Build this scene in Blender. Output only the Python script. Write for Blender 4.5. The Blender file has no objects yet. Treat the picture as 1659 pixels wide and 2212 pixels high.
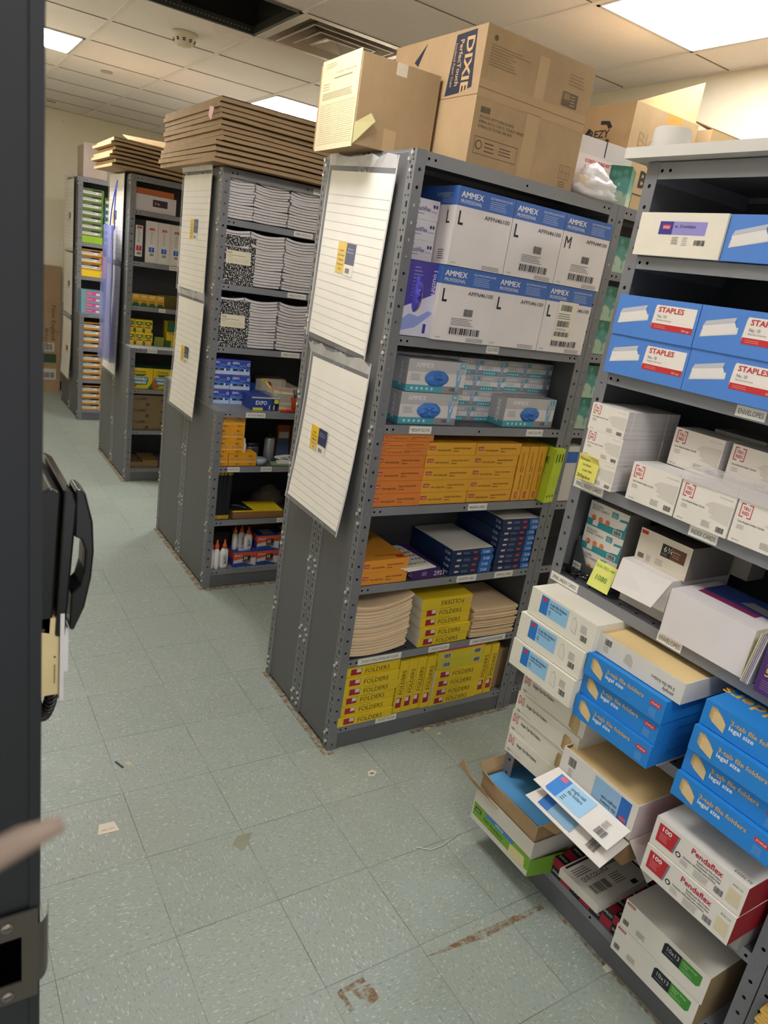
import bpy, math, random
from mathutils import Matrix, Vector
random.seed(7)
PI = math.pi
scene = bpy.context.scene
COL = scene.collection

# ------------------------------------------------------------------ camera
cd = bpy.data.cameras.new('camera'); cam = bpy.data.objects.new('camera', cd); COL.objects.link(cam)
R0 = (0.83989058, -0.52149027, 0.15043836); R1 = (-0.04168776, -0.33833871, -0.94010055); R2 = (0.54115241, 0.78331016, -0.30590726)
CPOS = (-0.54355, -2.06071, 1.78341)
cam.matrix_world = Matrix(((R0[0], -R1[0], -R2[0], CPOS[0]), (R0[1], -R1[1], -R2[1], CPOS[1]), (R0[2], -R1[2], -R2[2], CPOS[2]), (0, 0, 0, 1)))
cd.sensor_fit = 'HORIZONTAL'; cd.sensor_width = 36.0; cd.lens = 1559.37 / 1659 * 36
cd.clip_start = 0.02; cd.clip_end = 60
cd.dof.use_dof = True; cd.dof.focus_distance = 2.3; cd.dof.aperture_fstop = 10.0
scene.camera = cam
# ------------------------------------------------------------------ world, exposure
w = bpy.data.worlds.new('corridor_light'); scene.world = w; w.use_nodes = True
w.node_tree.nodes['Background'].inputs[0].default_value = (0.97, 0.97, 1.0, 1)
w.node_tree.nodes['Background'].inputs[1].default_value = 0.8
scene.view_settings.view_transform = 'Standard'; scene.view_settings.look = 'None'
scene.view_settings.gamma = 1; scene.view_settings.use_curve_mapping = False
scene.view_settings.exposure = 0.22
PANEL_STRENGTH = {(1, 11): 36, (4, 11): 36, (4, 5): 15, (1, 5): 20, (1, 1): 22, (4, 1): 18}   # set per panel to even the exposure: near ones dimmed, far ones raised
PANEL_COLOR = (1.0, 0.985, 0.975)

# ------------------------------------------------------------------ materials
def lin(h):
    if isinstance(h, str):
        h = h.lstrip('#'); c = [int(h[i:i+2], 16) / 255 for i in (0, 2, 4)]
    else: c = [v / 255 for v in h]
    return tuple(v / 12.92 if v <= .04045 else ((v + .055) / 1.055) ** 2.4 for v in c) + (1,)
_M = {}
class NT:
    def __init__(s, m): s.m = m; s.t = m.node_tree; s.n = s.t.nodes; s.b = s.n['Principled BSDF']; s.out = s.n['Material Output']
    def new(s, k, **kw):
        x = s.n.new(k)
        for a, v in kw.items(): setattr(x, a, v)
        return x
    def link(s, a, b): s.t.links.new(a, b)
    def math(s, op, a, b=None, c=None):
        x = s.n.new('ShaderNodeMath'); x.operation = op
        for i, v in enumerate((a, b, c)):
            if v is None: continue
            if isinstance(v, (int, float)): x.inputs[i].default_value = v
            else: s.link(v, x.inputs[i])
        return x.outputs[0]
    def mix(s, f, a, b):
        x = s.n.new('ShaderNodeMix'); x.data_type = 'RGBA'
        if isinstance(f, (int, float)): x.inputs[0].default_value = f
        else: s.link(f, x.inputs[0])
        for i, v in ((6, a), (7, b)):
            if isinstance(v, tuple): x.inputs[i].default_value = v
            else: s.link(v, x.inputs[i])
        return x.outputs[2]
    def noise(s, vec, scale, detail=2, rough=.5):
        x = s.n.new('ShaderNodeTexNoise'); x.inputs['Scale'].default_value = scale; x.inputs['Detail'].default_value = detail; x.inputs['Roughness'].default_value = rough
        if vec is not None: s.link(vec, x.inputs['Vector'])
        return x.outputs[0]
    def ramp(s, f, a, b):
        x = s.n.new('ShaderNodeMapRange'); x.inputs[1].default_value = a; x.inputs[2].default_value = b; s.link(f, x.inputs[0]); return x.outputs[0]
def newmat(name):
    m = bpy.data.materials.new(name); m.use_nodes = True; return NT(m)
def mat(col, rough=.55, metal=0.0, spec=.5, vary=0.0, coat=0.0):
    k = (str(col), rough, metal, spec, vary, coat)
    if k in _M: return _M[k]
    n = newmat('paint_' + str(col).replace('#', '')); b = n.b
    c = lin(col)
    b.inputs['Base Color'].default_value = c; b.inputs['Roughness'].default_value = rough
    b.inputs['Metallic'].default_value = metal; b.inputs['Specular IOR Level'].default_value = spec
    if coat: b.inputs['Coat Weight'].default_value = coat; b.inputs['Coat Roughness'].default_value = .15
    tc = n.new('ShaderNodeTexCoord')
    f = n.noise(tc.outputs['Object'], 9, 3)
    v = max(vary, .03)
    d = tuple(x * (1 - v) for x in c[:3]) + (1,); e = tuple(min(1, x * (1 + v * .6)) for x in c[:3]) + (1,)
    n.link(n.mix(n.ramp(f, .35, .65), d, e), b.inputs['Base Color'])
    _M[k] = n.m; return n.m
def m_card(col='#A98458', key='card'):
    k = (key, col)
    if k in _M: return _M[k]
    n = newmat('cardboard'); tc = n.new('ShaderNodeTexCoord'); c = lin(col)
    f = n.noise(tc.outputs['Object'], 5, 4, .6)
    mp = n.new('ShaderNodeMapping'); mp.inputs['Scale'].default_value = (300, 300, 14); n.link(tc.outputs['Object'], mp.inputs[0])
    g = n.noise(mp.outputs[0], 1, 2)
    a = n.mix(n.ramp(f, .3, .7), tuple(x * .86 for x in c[:3]) + (1,), tuple(min(1, x * 1.08) for x in c[:3]) + (1,))
    a2 = n.mix(n.math('MULTIPLY', n.ramp(g, .45, .6), .12), a, tuple(x * .6 for x in c[:3]) + (1,))
    n.link(a2, n.b.inputs['Base Color']); n.b.inputs['Roughness'].default_value = .8
    bp = n.new('ShaderNodeBump'); bp.inputs['Strength'].default_value = .15; bp.inputs['Distance'].default_value = .004
    n.link(n.noise(tc.outputs['Object'], 14, 3), bp.inputs['Height']); n.link(bp.outputs[0], n.b.inputs['Normal'])
    _M[k] = n.m; return n.m
def m_metal(col='#6F7074', rough=.42, key='steel'):
    k = (key, col, rough)
    if k in _M: return _M[k]
    n = newmat('grey_enamel_' + key); tc = n.new('ShaderNodeTexCoord'); c = lin(col)
    f = n.noise(tc.outputs['Object'], 3.5, 5, .6)
    n.link(n.mix(n.ramp(f, .35, .7), tuple(x * .9 for x in c[:3]) + (1,), tuple(x * 1.07 for x in c[:3]) + (1,)), n.b.inputs['Base Color'])
    n.b.inputs['Roughness'].default_value = rough
    n.link(n.ramp(n.noise(tc.outputs['Object'], 8, 3), 0.0, 2.2), n.b.inputs['Roughness'])
    r = n.new('ShaderNodeMapRange'); r.inputs[3].default_value = rough - .08; r.inputs[4].default_value = rough + .15
    n.link(f, r.inputs[0]); n.link(r.outputs[0], n.b.inputs['Roughness'])
    _M[k] = n.m; return n.m
def m_flange(kind):
    """perforated post flange; UV in metres. 'front': round through-holes, 'side': punched slots with small bolt holes"""
    k = ('flange', kind)
    if k in _M: return _M[k]
    n = newmat('perforated_' + kind); c = lin('#737478')
    uv = n.new('ShaderNodeUVMap'); uv.uv_map = 'UVMap'
    sp = n.new('ShaderNodeSeparateXYZ'); n.link(uv.outputs[0], sp.inputs[0]); u, v = sp.outputs[0], sp.outputs[1]
    def per(v, pitch, off):
        return n.math('MULTIPLY', n.math('SUBTRACT', n.math('FRACT', n.math('DIVIDE', n.math('ADD', v, off), pitch)), .5), pitch)
    def circ(u0, r, pitch, off):
        a = per(v, pitch, off); b = n.math('SUBTRACT', u, u0)
        d = n.math('SQRT', n.math('ADD', n.math('MULTIPLY', a, a), n.math('MULTIPLY', b, b)))
        return n.math('LESS_THAN', d, r)
    def rect(u0, hw, hh, pitch, off):
        a = n.math('LESS_THAN', n.math('ABSOLUTE', per(v, pitch, off)), hh); b = n.math('LESS_THAN', n.math('ABSOLUTE', n.math('SUBTRACT', u, u0)), hw)
        return n.math('MULTIPLY', a, b)
    n.b.inputs['Roughness'].default_value = .42
    if kind == 'front':
        n.b.inputs['Base Color'].default_value = c
        h = circ(.019, .0052, .0508, 0)
        tr = n.new('ShaderNodeBsdfTransparent'); mx = n.new('ShaderNodeMixShader')
        n.link(h, mx.inputs[0]); n.link(n.b.outputs[0], mx.inputs[1]); n.link(tr.outputs[0], mx.inputs[2]); n.link(mx.outputs[0], n.out.inputs[0])
    else:
        h = rect(.017, .0048, .0092, .0508, 0)
        h = n.math('MAXIMUM', h, circ(.013, .0035, .0508, .0254)); h = n.math('MAXIMUM', h, circ(.029, .0035, .0508, .0254))
        n.link(n.mix(h, c, (.002, .002, .002, 1)), n.b.inputs['Base Color'])
    _M[k] = n.m; return n.m
def m_marble():
    if 'marble' in _M: return _M['marble']
    n = newmat('black_white_marble_cover'); tc = n.new('ShaderNodeTexCoord')
    f = n.noise(tc.outputs['Object'], 150, 2, .6)
    n.link(n.mix(n.ramp(f, .54, .58), (.006, .006, .008, 1), (.75, .74, .72, 1)), n.b.inputs['Base Color']); n.b.inputs['Roughness'].default_value = .35
    _M['marble'] = n.m; return n.m
def m_pages(col='#D9D2D0', key='pages', sc=900):
    k = (key, col, sc)
    if k in _M: return _M[k]
    n = newmat('page_edges'); tc = n.new('ShaderNodeTexCoord'); c = lin(col)
    mp = n.new('ShaderNodeMapping'); mp.inputs['Scale'].default_value = (3, 3, sc); n.link(tc.outputs['Object'], mp.inputs[0])
    f = n.noise(mp.outputs[0], 1, 1)
    n.link(n.mix(n.ramp(f, .35, .65), tuple(x * .82 for x in c[:3]) + (1,), c), n.b.inputs['Base Color']); n.b.inputs['Roughness'].default_value = .8
    _M[k] = n.m; return n.m
def m_clear(alpha=.25, tint='#FFFFFF', rough=.12):
    k = ('clear', alpha, tint, rough)
    if k in _M: return _M[k]
    n = newmat('clear_plastic'); n.b.inputs['Base Color'].default_value = lin(tint); n.b.inputs['Roughness'].default_value = rough
    n.b.inputs['Specular IOR Level'].default_value = .8
    tc = n.new('ShaderNodeTexCoord'); bp = n.new('ShaderNodeBump'); bp.inputs['Strength'].default_value = .5; bp.inputs['Distance'].default_value = .01
    n.link(n.noise(tc.outputs['Object'], 18, 3), bp.inputs['Height']); n.link(bp.outputs[0], n.b.inputs['Normal'])
    tr = n.new('ShaderNodeBsdfTransparent'); mx = n.new('ShaderNodeMixShader'); mx.inputs[0].default_value = 1 - alpha
    n.link(n.b.outputs[0], mx.inputs[1]); n.link(tr.outputs[0], mx.inputs[2]); n.link(mx.outputs[0], n.out.inputs[0])
    _M[k] = n.m; return n.m
def m_emit(strength, col):
    n = newmat('light_diffuser'); n.b.inputs['Base Color'].default_value = (.9, .9, .9, 1)
    n.b.inputs['Emission Color'].default_value = col + (1,); n.b.inputs['Emission Strength'].default_value = strength; return n.m
def m_floor():
    n = newmat('speckled_vinyl_tile'); tc = n.new('ShaderNodeTexCoord'); P = tc.outputs['Object']
    T = .3048
    sc = n.new('ShaderNodeVectorMath', operation='SCALE'); n.link(P, sc.inputs[0]); sc.inputs['Scale'].default_value = 1 / T
    fl = n.new('ShaderNodeVectorMath', operation='FLOOR'); n.link(sc.outputs[0], fl.inputs[0])
    fr = n.new('ShaderNodeVectorMath', operation='FRACTION'); n.link(sc.outputs[0], fr.inputs[0])
    wn = n.new('ShaderNodeTexWhiteNoise'); wn.noise_dimensions = '2D'; n.link(fl.outputs[0], wn.inputs['Vector'])
    s1 = n.new('ShaderNodeSeparateXYZ'); n.link(fl.outputs[0], s1.inputs[0])
    chk = n.math('FLOORED_MODULO', n.math('ADD', s1.outputs[0], s1.outputs[1]), 2.0)
    def streak(sx, sy):
        mp = n.new('ShaderNodeMapping'); mp.inputs['Scale'].default_value = (sx, sy, 1); n.link(P, mp.inputs[0]); return mp.outputs[0]
    A, B = streak(215, 78), streak(78, 215)
    mv = n.new('ShaderNodeMix'); mv.data_type = 'VECTOR'; n.link(chk, mv.inputs[0]); n.link(A, mv.inputs[4]); n.link(B, mv.inputs[5])
    V = mv.outputs[1]
    add = n.new('ShaderNodeVectorMath', operation='ADD'); n.link(V, add.inputs[0]); n.link(wn.outputs['Color'], add.inputs[1])
    f1 = n.noise(add.outputs[0], .9, 1); add2 = n.new('ShaderNodeVectorMath', operation='ADD'); n.link(V, add2.inputs[0]); add2.inputs[1].default_value = (31, 17, 5)
    f2 = n.noise(add2.outputs[0], .8, 1); f3 = n.noise(P, 9, 4, .6); f4 = n.noise(P, 2.0, 3)
    base = n.mix(wn.outputs[0], lin('#929C93'), lin('#9CA59A'))
    base = n.mix(n.ramp(f3, .35, .7), base, lin('#97A19B'))
    base = n.mix(n.math('MULTIPLY', n.ramp(f1, .62, .70), .62), base, lin('#C9CFC6'))
    base = n.mix(n.math('MULTIPLY', n.ramp(f2, .60, .69), .42), base, lin('#687069'))
    base = n.mix(n.math('MULTIPLY', n.ramp(f4, .5, .75), .25), base, lin('#8B8D78'))
    s2 = n.new('ShaderNodeSeparateXYZ'); n.link(fr.outputs[0], s2.inputs[0])
    def edge(c): return n.math('GREATER_THAN', n.math('ABSOLUTE', n.math('SUBTRACT', c, .5)), .4965)
    e = n.math('MAXIMUM', edge(s2.outputs[0]), edge(s2.outputs[1]))
    e = n.math('MULTIPLY', e, n.ramp(n.noise(P, 3.3, 2), .30, .60))
    base = n.mix(n.math('MULTIPLY', e, .8), base, lin('#3F443C'))
    n.link(base, n.b.inputs['Base Color'])
    r = n.new('ShaderNodeMapRange'); r.inputs[3].default_value = .30; r.inputs[4].default_value = .52; n.link(f3, r.inputs[0]); n.link(r.outputs[0], n.b.inputs['Roughness'])
    return n.m
def m_wall():
    n = newmat('cream_wall_paint'); tc = n.new('ShaderNodeTexCoord'); P = tc.outputs['Object']
    f = n.noise(P, 2.2, 5, .6); g = n.noise(P, 11, 2)
    b = n.mix(n.ramp(f, .3, .7), lin('#E4DABE'), lin('#ECE3CC'))
    b = n.mix(n.math('MULTIPLY', n.ramp(g, .70, .74), .6), b, lin('#8F7A55'))
    n.link(b, n.b.inputs['Base Color']); n.b.inputs['Roughness'].default_value = .6
    bp = n.new('ShaderNodeBump'); bp.inputs['Strength'].default_value = .2; bp.inputs['Distance'].default_value = .01; n.link(n.noise(P, 5, 4), bp.inputs['Height']); n.link(bp.outputs[0], n.b.inputs['Normal'])
    return n.m
def m_tile():
    n = newmat('ceiling_tile_board'); tc = n.new('ShaderNodeTexCoord'); P = tc.outputs['Object']
    f = n.noise(P, 1.6, 3); g = n.noise(P, 160, 2)
    b = n.mix(n.ramp(f, .3, .7), lin('#EEE6DF'), lin('#F5EEE8'))
    b = n.mix(n.math('MULTIPLY', n.ramp(g, .45, .7), .1), b, lin('#8A7C68'))
    n.link(b, n.b.inputs['Base Color']); n.b.inputs['Roughness'].default_value = .9; return n.m
def m_rust():
    n = newmat('rust_stain'); tc = n.new('ShaderNodeTexCoord'); f = n.noise(tc.outputs['Object'], 38, 5, .7)
    n.link(n.mix(n.ramp(f, .4, .62), lin('#8B6238'), lin('#A8906A')), n.b.inputs['Base Color']); n.b.inputs['Roughness'].default_value = .9
    tr = n.new('ShaderNodeBsdfTransparent'); mx = n.new('ShaderNodeMixShader'); n.link(n.ramp(f, .30, .62), mx.inputs[0])
    n.link(n.b.outputs[0], mx.inputs[1]); n.link(tr.outputs[0], mx.inputs[2]); n.link(mx.outputs[0], n.out.inputs[0]); return n.m
def m_cloud():
    n = newmat('teal_cloud_print'); tc = n.new('ShaderNodeTexCoord'); P = tc.outputs['Object']
    vo = n.new('ShaderNodeTexVoronoi'); vo.inputs['Scale'].default_value = 34; n.link(P, vo.inputs['Vector'])
    sp = n.new('ShaderNodeSeparateXYZ'); n.link(P, sp.inputs[0])
    h = n.math('ADD', n.math('MULTIPLY', sp.outputs[2], 6.5), n.math('MULTIPLY', vo.outputs['Distance'], .5))
    a = n.mix(n.ramp(h, .50, .62), lin('#A9BFA8'), lin('#4E8E86')); a = n.mix(n.ramp(h, .80, 1.0), a, lin('#2C6B55'))
    n.link(a, n.b.inputs['Base Color']); n.b.inputs['Roughness'].default_value = .4; return n.m
STEEL = m_metal('#76777B'); PANEL = m_metal('#626365', .5, 'panel'); LIP = m_metal('#7E7F84', .38, 'lip'); INNER_SHADED = m_metal('#46474B', .45, 'inner')  # inner enamel is darkened to put shelf-interior shade into its colour
FRONTF, SIDEF = m_flange('front'), m_flange('side')
BOLT = mat('#E8E5DC', .3, .6); BLACK = mat('#08080A', .5); HOLE = mat('#020202', .9, 0, 0)
CARD = m_card('#A68A66'); CARDL = m_card('#B2956C'); CARDD = m_card('#8A6A44'); WHITE = mat('#E2DDD6', .45); CREAM = mat('#D2C6A2', .8)
MANILA = m_pages('#E9CFA4', 'manila', 700)

# ------------------------------------------------------------------ mesh builder
_T = {}
def glyphs(s, bold=0.0):
    k = (s, bold)
    if k in _T: return _T[k]
    c = bpy.data.curves.new('t', 'FONT'); c.body = s; c.size = 1.0; c.resolution_u = 2; c.offset = bold * .55; c.fill_mode = 'FRONT'
    o = bpy.data.objects.new('t', c); me = bpy.data.meshes.new_from_object(o)
    V = [(v.co.x, v.co.y) for v in me.vertices]; F = [tuple(p.vertices) for p in me.polygons]
    W = max([v[0] for v in V] or [0]); x0 = min([v[0] for v in V] or [0])
    bpy.data.objects.remove(o); bpy.data.curves.remove(c); bpy.data.meshes.remove(me)
    _T[k] = (V, F, x0, W); return _T[k]
class MB:
    def __init__(s): s.v = []; s.f = []; s.m = []; s.mats = []; s.uv = {}; s.sm = []
    def mi(s, m):
        if isinstance(m, (str, tuple)): m = mat(m)
        if m not in s.mats: s.mats.append(m)
        return s.mats.index(m)
    def face(s, pts, m, uv=None, smooth=False):
        b = len(s.v); s.v += [tuple(p) for p in pts]; s.f.append(tuple(range(b, b + len(pts)))); s.m.append(s.mi(m)); s.sm.append(smooth)
        if uv: s.uv[len(s.f) - 1] = uv
    def mesh(s, V, F, m, smooth=False):
        b = len(s.v); s.v += [tuple(p) for p in V]; i = s.mi(m)
        for f in F: s.f.append(tuple(b + j for j in f)); s.m.append(i); s.sm.append(smooth)
    def box(s, x0, x1, y0, y1, z0, z1, m, skip=()):
        V = [(x0, y0, z0), (x1, y0, z0), (x1, y1, z0), (x0, y1, z0), (x0, y0, z1), (x1, y0, z1), (x1, y1, z1), (x0, y1, z1)]
        Fs = dict(bottom=(0, 3, 2, 1), top=(4, 5, 6, 7), front=(0, 1, 5, 4), right=(1, 2, 6, 5), back=(2, 3, 7, 6), left=(3, 0, 4, 7))
        if isinstance(m, dict):
            for k, f in Fs.items():
                if k not in skip: s.mesh([V[i] for i in f], [(0, 1, 2, 3)], m.get(k, m['all']))
        else: s.mesh(V, [f for k, f in Fs.items() if k not in skip], m)
    def obox(s, c, ux, uy, uz, m):
        c = Vector(c); ux = Vector(ux) / 2; uy = Vector(uy) / 2; uz = Vector(uz) / 2
        V = [c + a * ux + b * uy + d * uz for d in (-1, 1) for a, b in ((-1, -1), (1, -1), (1, 1), (-1, 1))]
        s.mesh(V, [(0, 3, 2, 1), (4, 5, 6, 7), (0, 1, 5, 4), (1, 2, 6, 5), (2, 3, 7, 6), (3, 0, 4, 7)], m)
    def slab(s, pts, th, m, m2=None):
        """thick sheet from a polygon in 3D, thickness along its normal"""
        P = [Vector(p) for p in pts]; n = (P[1] - P[0]).cross(P[2] - P[0]).normalized() * th
        N = len(P); s.mesh(P + [p + n for p in P], [tuple(range(N))[::-1], tuple(range(N, 2 * N))] + [(i, (i + 1) % N, N + (i + 1) % N, N + i) for i in range(N)], m)
    def tube(s, path, r, m, n=8, cap=True):
        P = [Vector(p) for p in path]; V = []; rr = r if isinstance(r, (list, tuple)) else [r] * len(P)
        a = None
        for i, p in enumerate(P):
            d = (P[min(i + 1, len(P) - 1)] - P[max(i - 1, 0)]).normalized()
            if a is None: a = d.cross(Vector((0, 0, 1)) if abs(d.z) < .9 else Vector((0, 1, 0)))
            else: a = a - d * a.dot(d)
            a.normalize(); b = d.cross(a).normalized()
            for k in range(n):
                t = 2 * PI * k / n; V.append(p + (a * math.cos(t) + b * math.sin(t)) * rr[i])
        F = [(i * n + k, i * n + (k + 1) % n, (i + 1) * n + (k + 1) % n, (i + 1) * n + k) for i in range(len(P) - 1) for k in range(n)]
        if cap: F += [tuple(range(n))[::-1], tuple(range((len(P) - 1) * n, len(P) * n))]
        s.mesh(V, F, m, True)
    def lathe(s, prof, m, c=(0, 0, 0), n=20, sx=1, sy=1, smooth=True):
        V = [(c[0] + r * sx * math.cos(2 * PI * k / n), c[1] + r * sy * math.sin(2 * PI * k / n), c[2] + z) for r, z in prof for k in range(n)]
        F = [(i * n + k, i * n + (k + 1) % n, (i + 1) * n + (k + 1) % n, (i + 1) * n + k) for i in range(len(prof) - 1) for k in range(n)]
        F += [tuple(range(n))[::-1], tuple(range((len(prof) - 1) * n, len(prof) * n))]
        s.mesh(V, F, m, smooth)
    # canvases for printed graphics: fractions of the face
    def front(s, x0, x1, z0, z1, y=0): return Face(s, (x0, y, z0), (1, 0, 0), (0, 0, 1), x1 - x0, z1 - z0)
    def left(s, y0, y1, z0, z1, x=0): return Face(s, (x, y1, z0), (0, -1, 0), (0, 0, 1), y1 - y0, z1 - z0)
    def right(s, y0, y1, z0, z1, x): return Face(s, (x, y0, z0), (0, 1, 0), (0, 0, 1), y1 - y0, z1 - z0)
    def top(s, x0, x1, y0, y1, z): return Face(s, (x0, y0, z), (1, 0, 0), (0, 1, 0), x1 - x0, y1 - y0)
    def data(s, name):
        me = bpy.data.meshes.new(name); me.from_pydata(s.v, [], s.f)
        for m in s.mats: me.materials.append(m)
        me.polygons.foreach_set('material_index', s.m); me.polygons.foreach_set('use_smooth', s.sm)
        if s.uv:
            uvl = me.uv_layers.new(name='UVMap')
            for p in me.polygons:
                u = s.uv.get(p.index)
                if u:
                    for li, c in zip(p.loop_indices, u): uvl.data[li].uv = c
        me.update(); return me
    def build(s, name, parent=None, loc=(0, 0, 0), rot=0):
        o = bpy.data.objects.new(name, s.data(name)); COL.objects.link(o)
        if parent: o.parent = parent
        o.location = loc; o.rotation_euler = rot if isinstance(rot, tuple) else (0, 0, rot)
        return o
class Face:
    def __init__(s, mb, O, U, V, w, h):
        s.mb = mb; s.O = Vector(O); s.U = Vector(U); s.V = Vector(V); s.N = s.U.cross(s.V); s.w = w; s.h = h
    def P(s, u, v, l): return s.O + s.U * (u * s.w) + s.V * (v * s.h) + s.N * (.00035 * l)
    def rect(s, u0, v0, u1, v1, c, l=1): s.mb.face([s.P(u0, v0, l), s.P(u1, v0, l), s.P(u1, v1, l), s.P(u0, v1, l)], c)
    def poly(s, pts, c, l=1): s.mb.face([s.P(u, v, l) for u, v in pts], c)
    def disc(s, u, v, r, c, l=1, n=12, a=1.0): s.poly([(u + r / s.w * math.cos(2 * PI * k / n), v + r * a / s.h * math.sin(2 * PI * k / n)) for k in range(n)], c, l)
    def text(s, t, u, v, h, c, l=2, bold=0, xs=1.0, rot=0, align='l', width=None):
        """h = cap height as a fraction of face height (metres when rot)"""
        rep_ = 0
        if 'M' in t and bold > 0: rep_ = bold; bold = 0
        V, F, x0, W = glyphs(t, bold); k = h * s.h / .70
        if width: xs = width * s.w / (W * k)
        off = {'l': 0, 'c': -W * k * xs / 2, 'r': -W * k * xs}[align]
        ca, sa = math.cos(rot), math.sin(rot)
        O = s.P(u, v, l)
        for q_ in ((0,) if not rep_ else (-rep_ * .9, 0, rep_ * .9)):
            s.mb.mesh([O + s.N * (q_ * .001) + s.U * (((x + q_) * k * xs + off) * ca - y * k * sa) + s.V * (((x + q_) * k * xs + off) * sa + y * k * ca) for x, y in V], F, c)
    def bars(s, u0, v0, u1, v1, c='#1A1A1C', l=2, seed=3):
        r = random.Random(seed); u = u0; n = 26; st = (u1 - u0) / n
        while u < u1:
            wd = st * r.choice((.35, .5, .8, 1.2)); s.rect(u, v0, min(u + wd, u1), v1, c, l); u += wd + st * r.choice((.35, .5, .8))
    def lines(s, u0, v0, u1, v1, n, c='#6E6A68', l=2, seed=5, th=.32, ragged=.35):
        r = random.Random(seed); st = (v1 - v0) / n
        for i in range(n):
            e = u1 - (u1 - u0) * r.random() * ragged; s.rect(u0, v0 + i * st + st * .3, e, v0 + i * st + st * (.3 + th), c, l)
ORD = ['bottom', 'second', 'third', 'fourth', 'fifth', 'sixth', 'seventh', 'eighth', 'ninth', 'tenth', 'eleventh', 'twelfth', 'thirteenth', 'fourteenth', 'fifteenth', 'sixteenth']
def nth(i, n):
    if n == 1: return ''
    if i == 0: return 'bottom one'
    if i == n - 1: return 'topmost'
    return ORD[i] + ' from the bottom'
def tag(o, label, cat, group=None, kind=None):
    if kind: o['kind'] = kind
    if label: o['label'] = label
    if cat: o['category'] = cat
    if group: o['group'] = group
    return o
def empty(name, loc=(0, 0, 0), rot=0):
    o = bpy.data.objects.new(name, None); COL.objects.link(o); o.location = loc; o.rotation_euler = rot if isinstance(rot, tuple) else (0, 0, rot); o.empty_display_size = .05; return o
def inst(me, name, loc, rot, label, cat, group=None, parts=()):
    """one thing from shared mesh data; parts = [(name, mesh, label)] become children"""
    o = bpy.data.objects.new(name, me); COL.objects.link(o); o.location = loc
    o.rotation_euler = rot if isinstance(rot, tuple) else (0, 0, rot)
    tag(o, label, cat, group)
    for p in parts:
        c = bpy.data.objects.new(p[0], p[1]); COL.objects.link(c); c.parent = o
        if len(p) > 2 and p[2]: c['label'] = p[2]
    return o
EX, EY = 1.08, -.65                                  # right-hand rack: its front plane and far end
def E(u, d, z): return (EX + d, EY - u, z)            # u along the rack from its far end, d behind its front
ER = -PI / 2
def struct(o): o['kind'] = 'structure'; return o

# ------------------------------------------------------------------ the room
XL, XR, YF, YN, H = -.43, 2.64, 6.9, -3.4, 2.9
mb = MB(); mb.box(-3.0, XR + .1, -4.2, YF + .1, -.06, 0, m_floor()); fl = struct(mb.build('floor'))
# rust stains belong to the floor
RU = m_rust()
mb = MB()
def strip(pts, z=.0006): mb.face([(x, y, z) for x, y in pts], RU)
for x0, ya, yb in ((.762, -.045, .57), (.765, 1.475, 2.415), (.80, 3.43, 4.37)):
    strip([(x0 - .026, ya - .02), (x0 + .02, ya - .02), (x0 + .02, yb), (x0 - .018, yb)])
strip([(.765, 1.44), (1.68, 1.45), (1.68, 1.48), (.765, 1.48)]); strip([(1.15, -.065), (1.7, -.06), (1.7, -.04), (1.15, -.04)])
for pts in ([(.325, -.94), (.34, -.935), (.345, -1.0), (.33, -1.0)], [(.335, -.935), (.41, -.93), (.41, -.945), (.335, -.95)],
            [(.36, -.95), (.42, -.955), (.42, -1.0), (.38, -1.01)]): strip(pts)
strip([(.60, -.953), (.80, -.950), (1.05, -.955), (1.05, -.972), (.80, -.976), (.66, -.962)])
strip([(1.068, -1.0), (1.082, -1.0), (1.082, -1.55), (1.07, -1.55)])
tag(mb.build('rust_stain'), 'brown rust staining on the floor tiles along the rack feet', 'stain', None, 'stuff')
WALL = m_wall()
for nm, b in (('wall_left', (XL - .12, XL, -1.22, YF, 0, H + .3)), ('wall_right', (XR, XR + .1, YN, YF, 0, H + .3)), ('wall_far', (XL - .12, XR + .1, YF, YF + .1, 0, H + .3)),
              ('wall_near', (.35, XR + .1, YN - .1, YN, 0, H + .3))):
    mb = MB(); mb.box(*b, WALL); struct(mb.build(nm))
mb = MB(); mb.box(XL, XL + .012, -1.2, YF, 0, .1, mat('#3A3B3D', .5)); struct(mb.build('baseboard_left'))
mb = MB(); mb.box(XL, XR, YF - .012, YF, 0, .1, mat('#3A3B3D', .5)); struct(mb.build('baseboard_far'))
# ceiling: tile boards above a light grid
XS = [-.755, -.145, .465, 1.08, 1.735, XR]; YS = [-3.4, -2.68, -2.07, -1.46, -.85, -.235, .375, .99, 1.60, 2.21, 2.83, 3.43, 4.02, 4.6, 5.17, 5.75, 6.33, YF]
XS = [-.755, -.145, .465, 1.08, 1.73, 2.36, XR]
LIGHTS = [(1, 11), (4, 5), (4, 11), (1, 5), (1, 1), (4, 1)]  # the two panels nearest the camera are unseen, added for front fill
HOLEC = (2, 8); VENT = (3, 8)
TILE = m_tile(); GRID = mat('#E9E1D9', .5); DARK = mat('#17140F', .9)
mb = MB()
for i in range(len(XS) - 1):
    for j in range(len(YS) - 1):
        if (i, j) in LIGHTS or (i, j) == HOLEC or (i, j) == VENT: continue
        mb.box(XS[i] + .004, XS[i + 1] - .004, YS[j] + .004, YS[j + 1] - .0, H + .002, H + .016, TILE)
for x in XS: mb.box(x - .012, x + .012, YN, YF, H - .003, H + .003, GRID)
for y in YS: mb.box(XS[0], XR, y - .006, y + .006, H - .001, H + .001, GRID); mb.box(XS[0], XR, y - .0085, y - .0062, H - .0015, H + .0012, mat('#6E5F4C', .8))  # thin brown strip paints the shadow gap beside each cross bar
mb.box(-1.0, XR + .1, YN - .1, YF + .1, H + .62, H + .66, DARK)
struct(mb.build('ceiling'))
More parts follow.
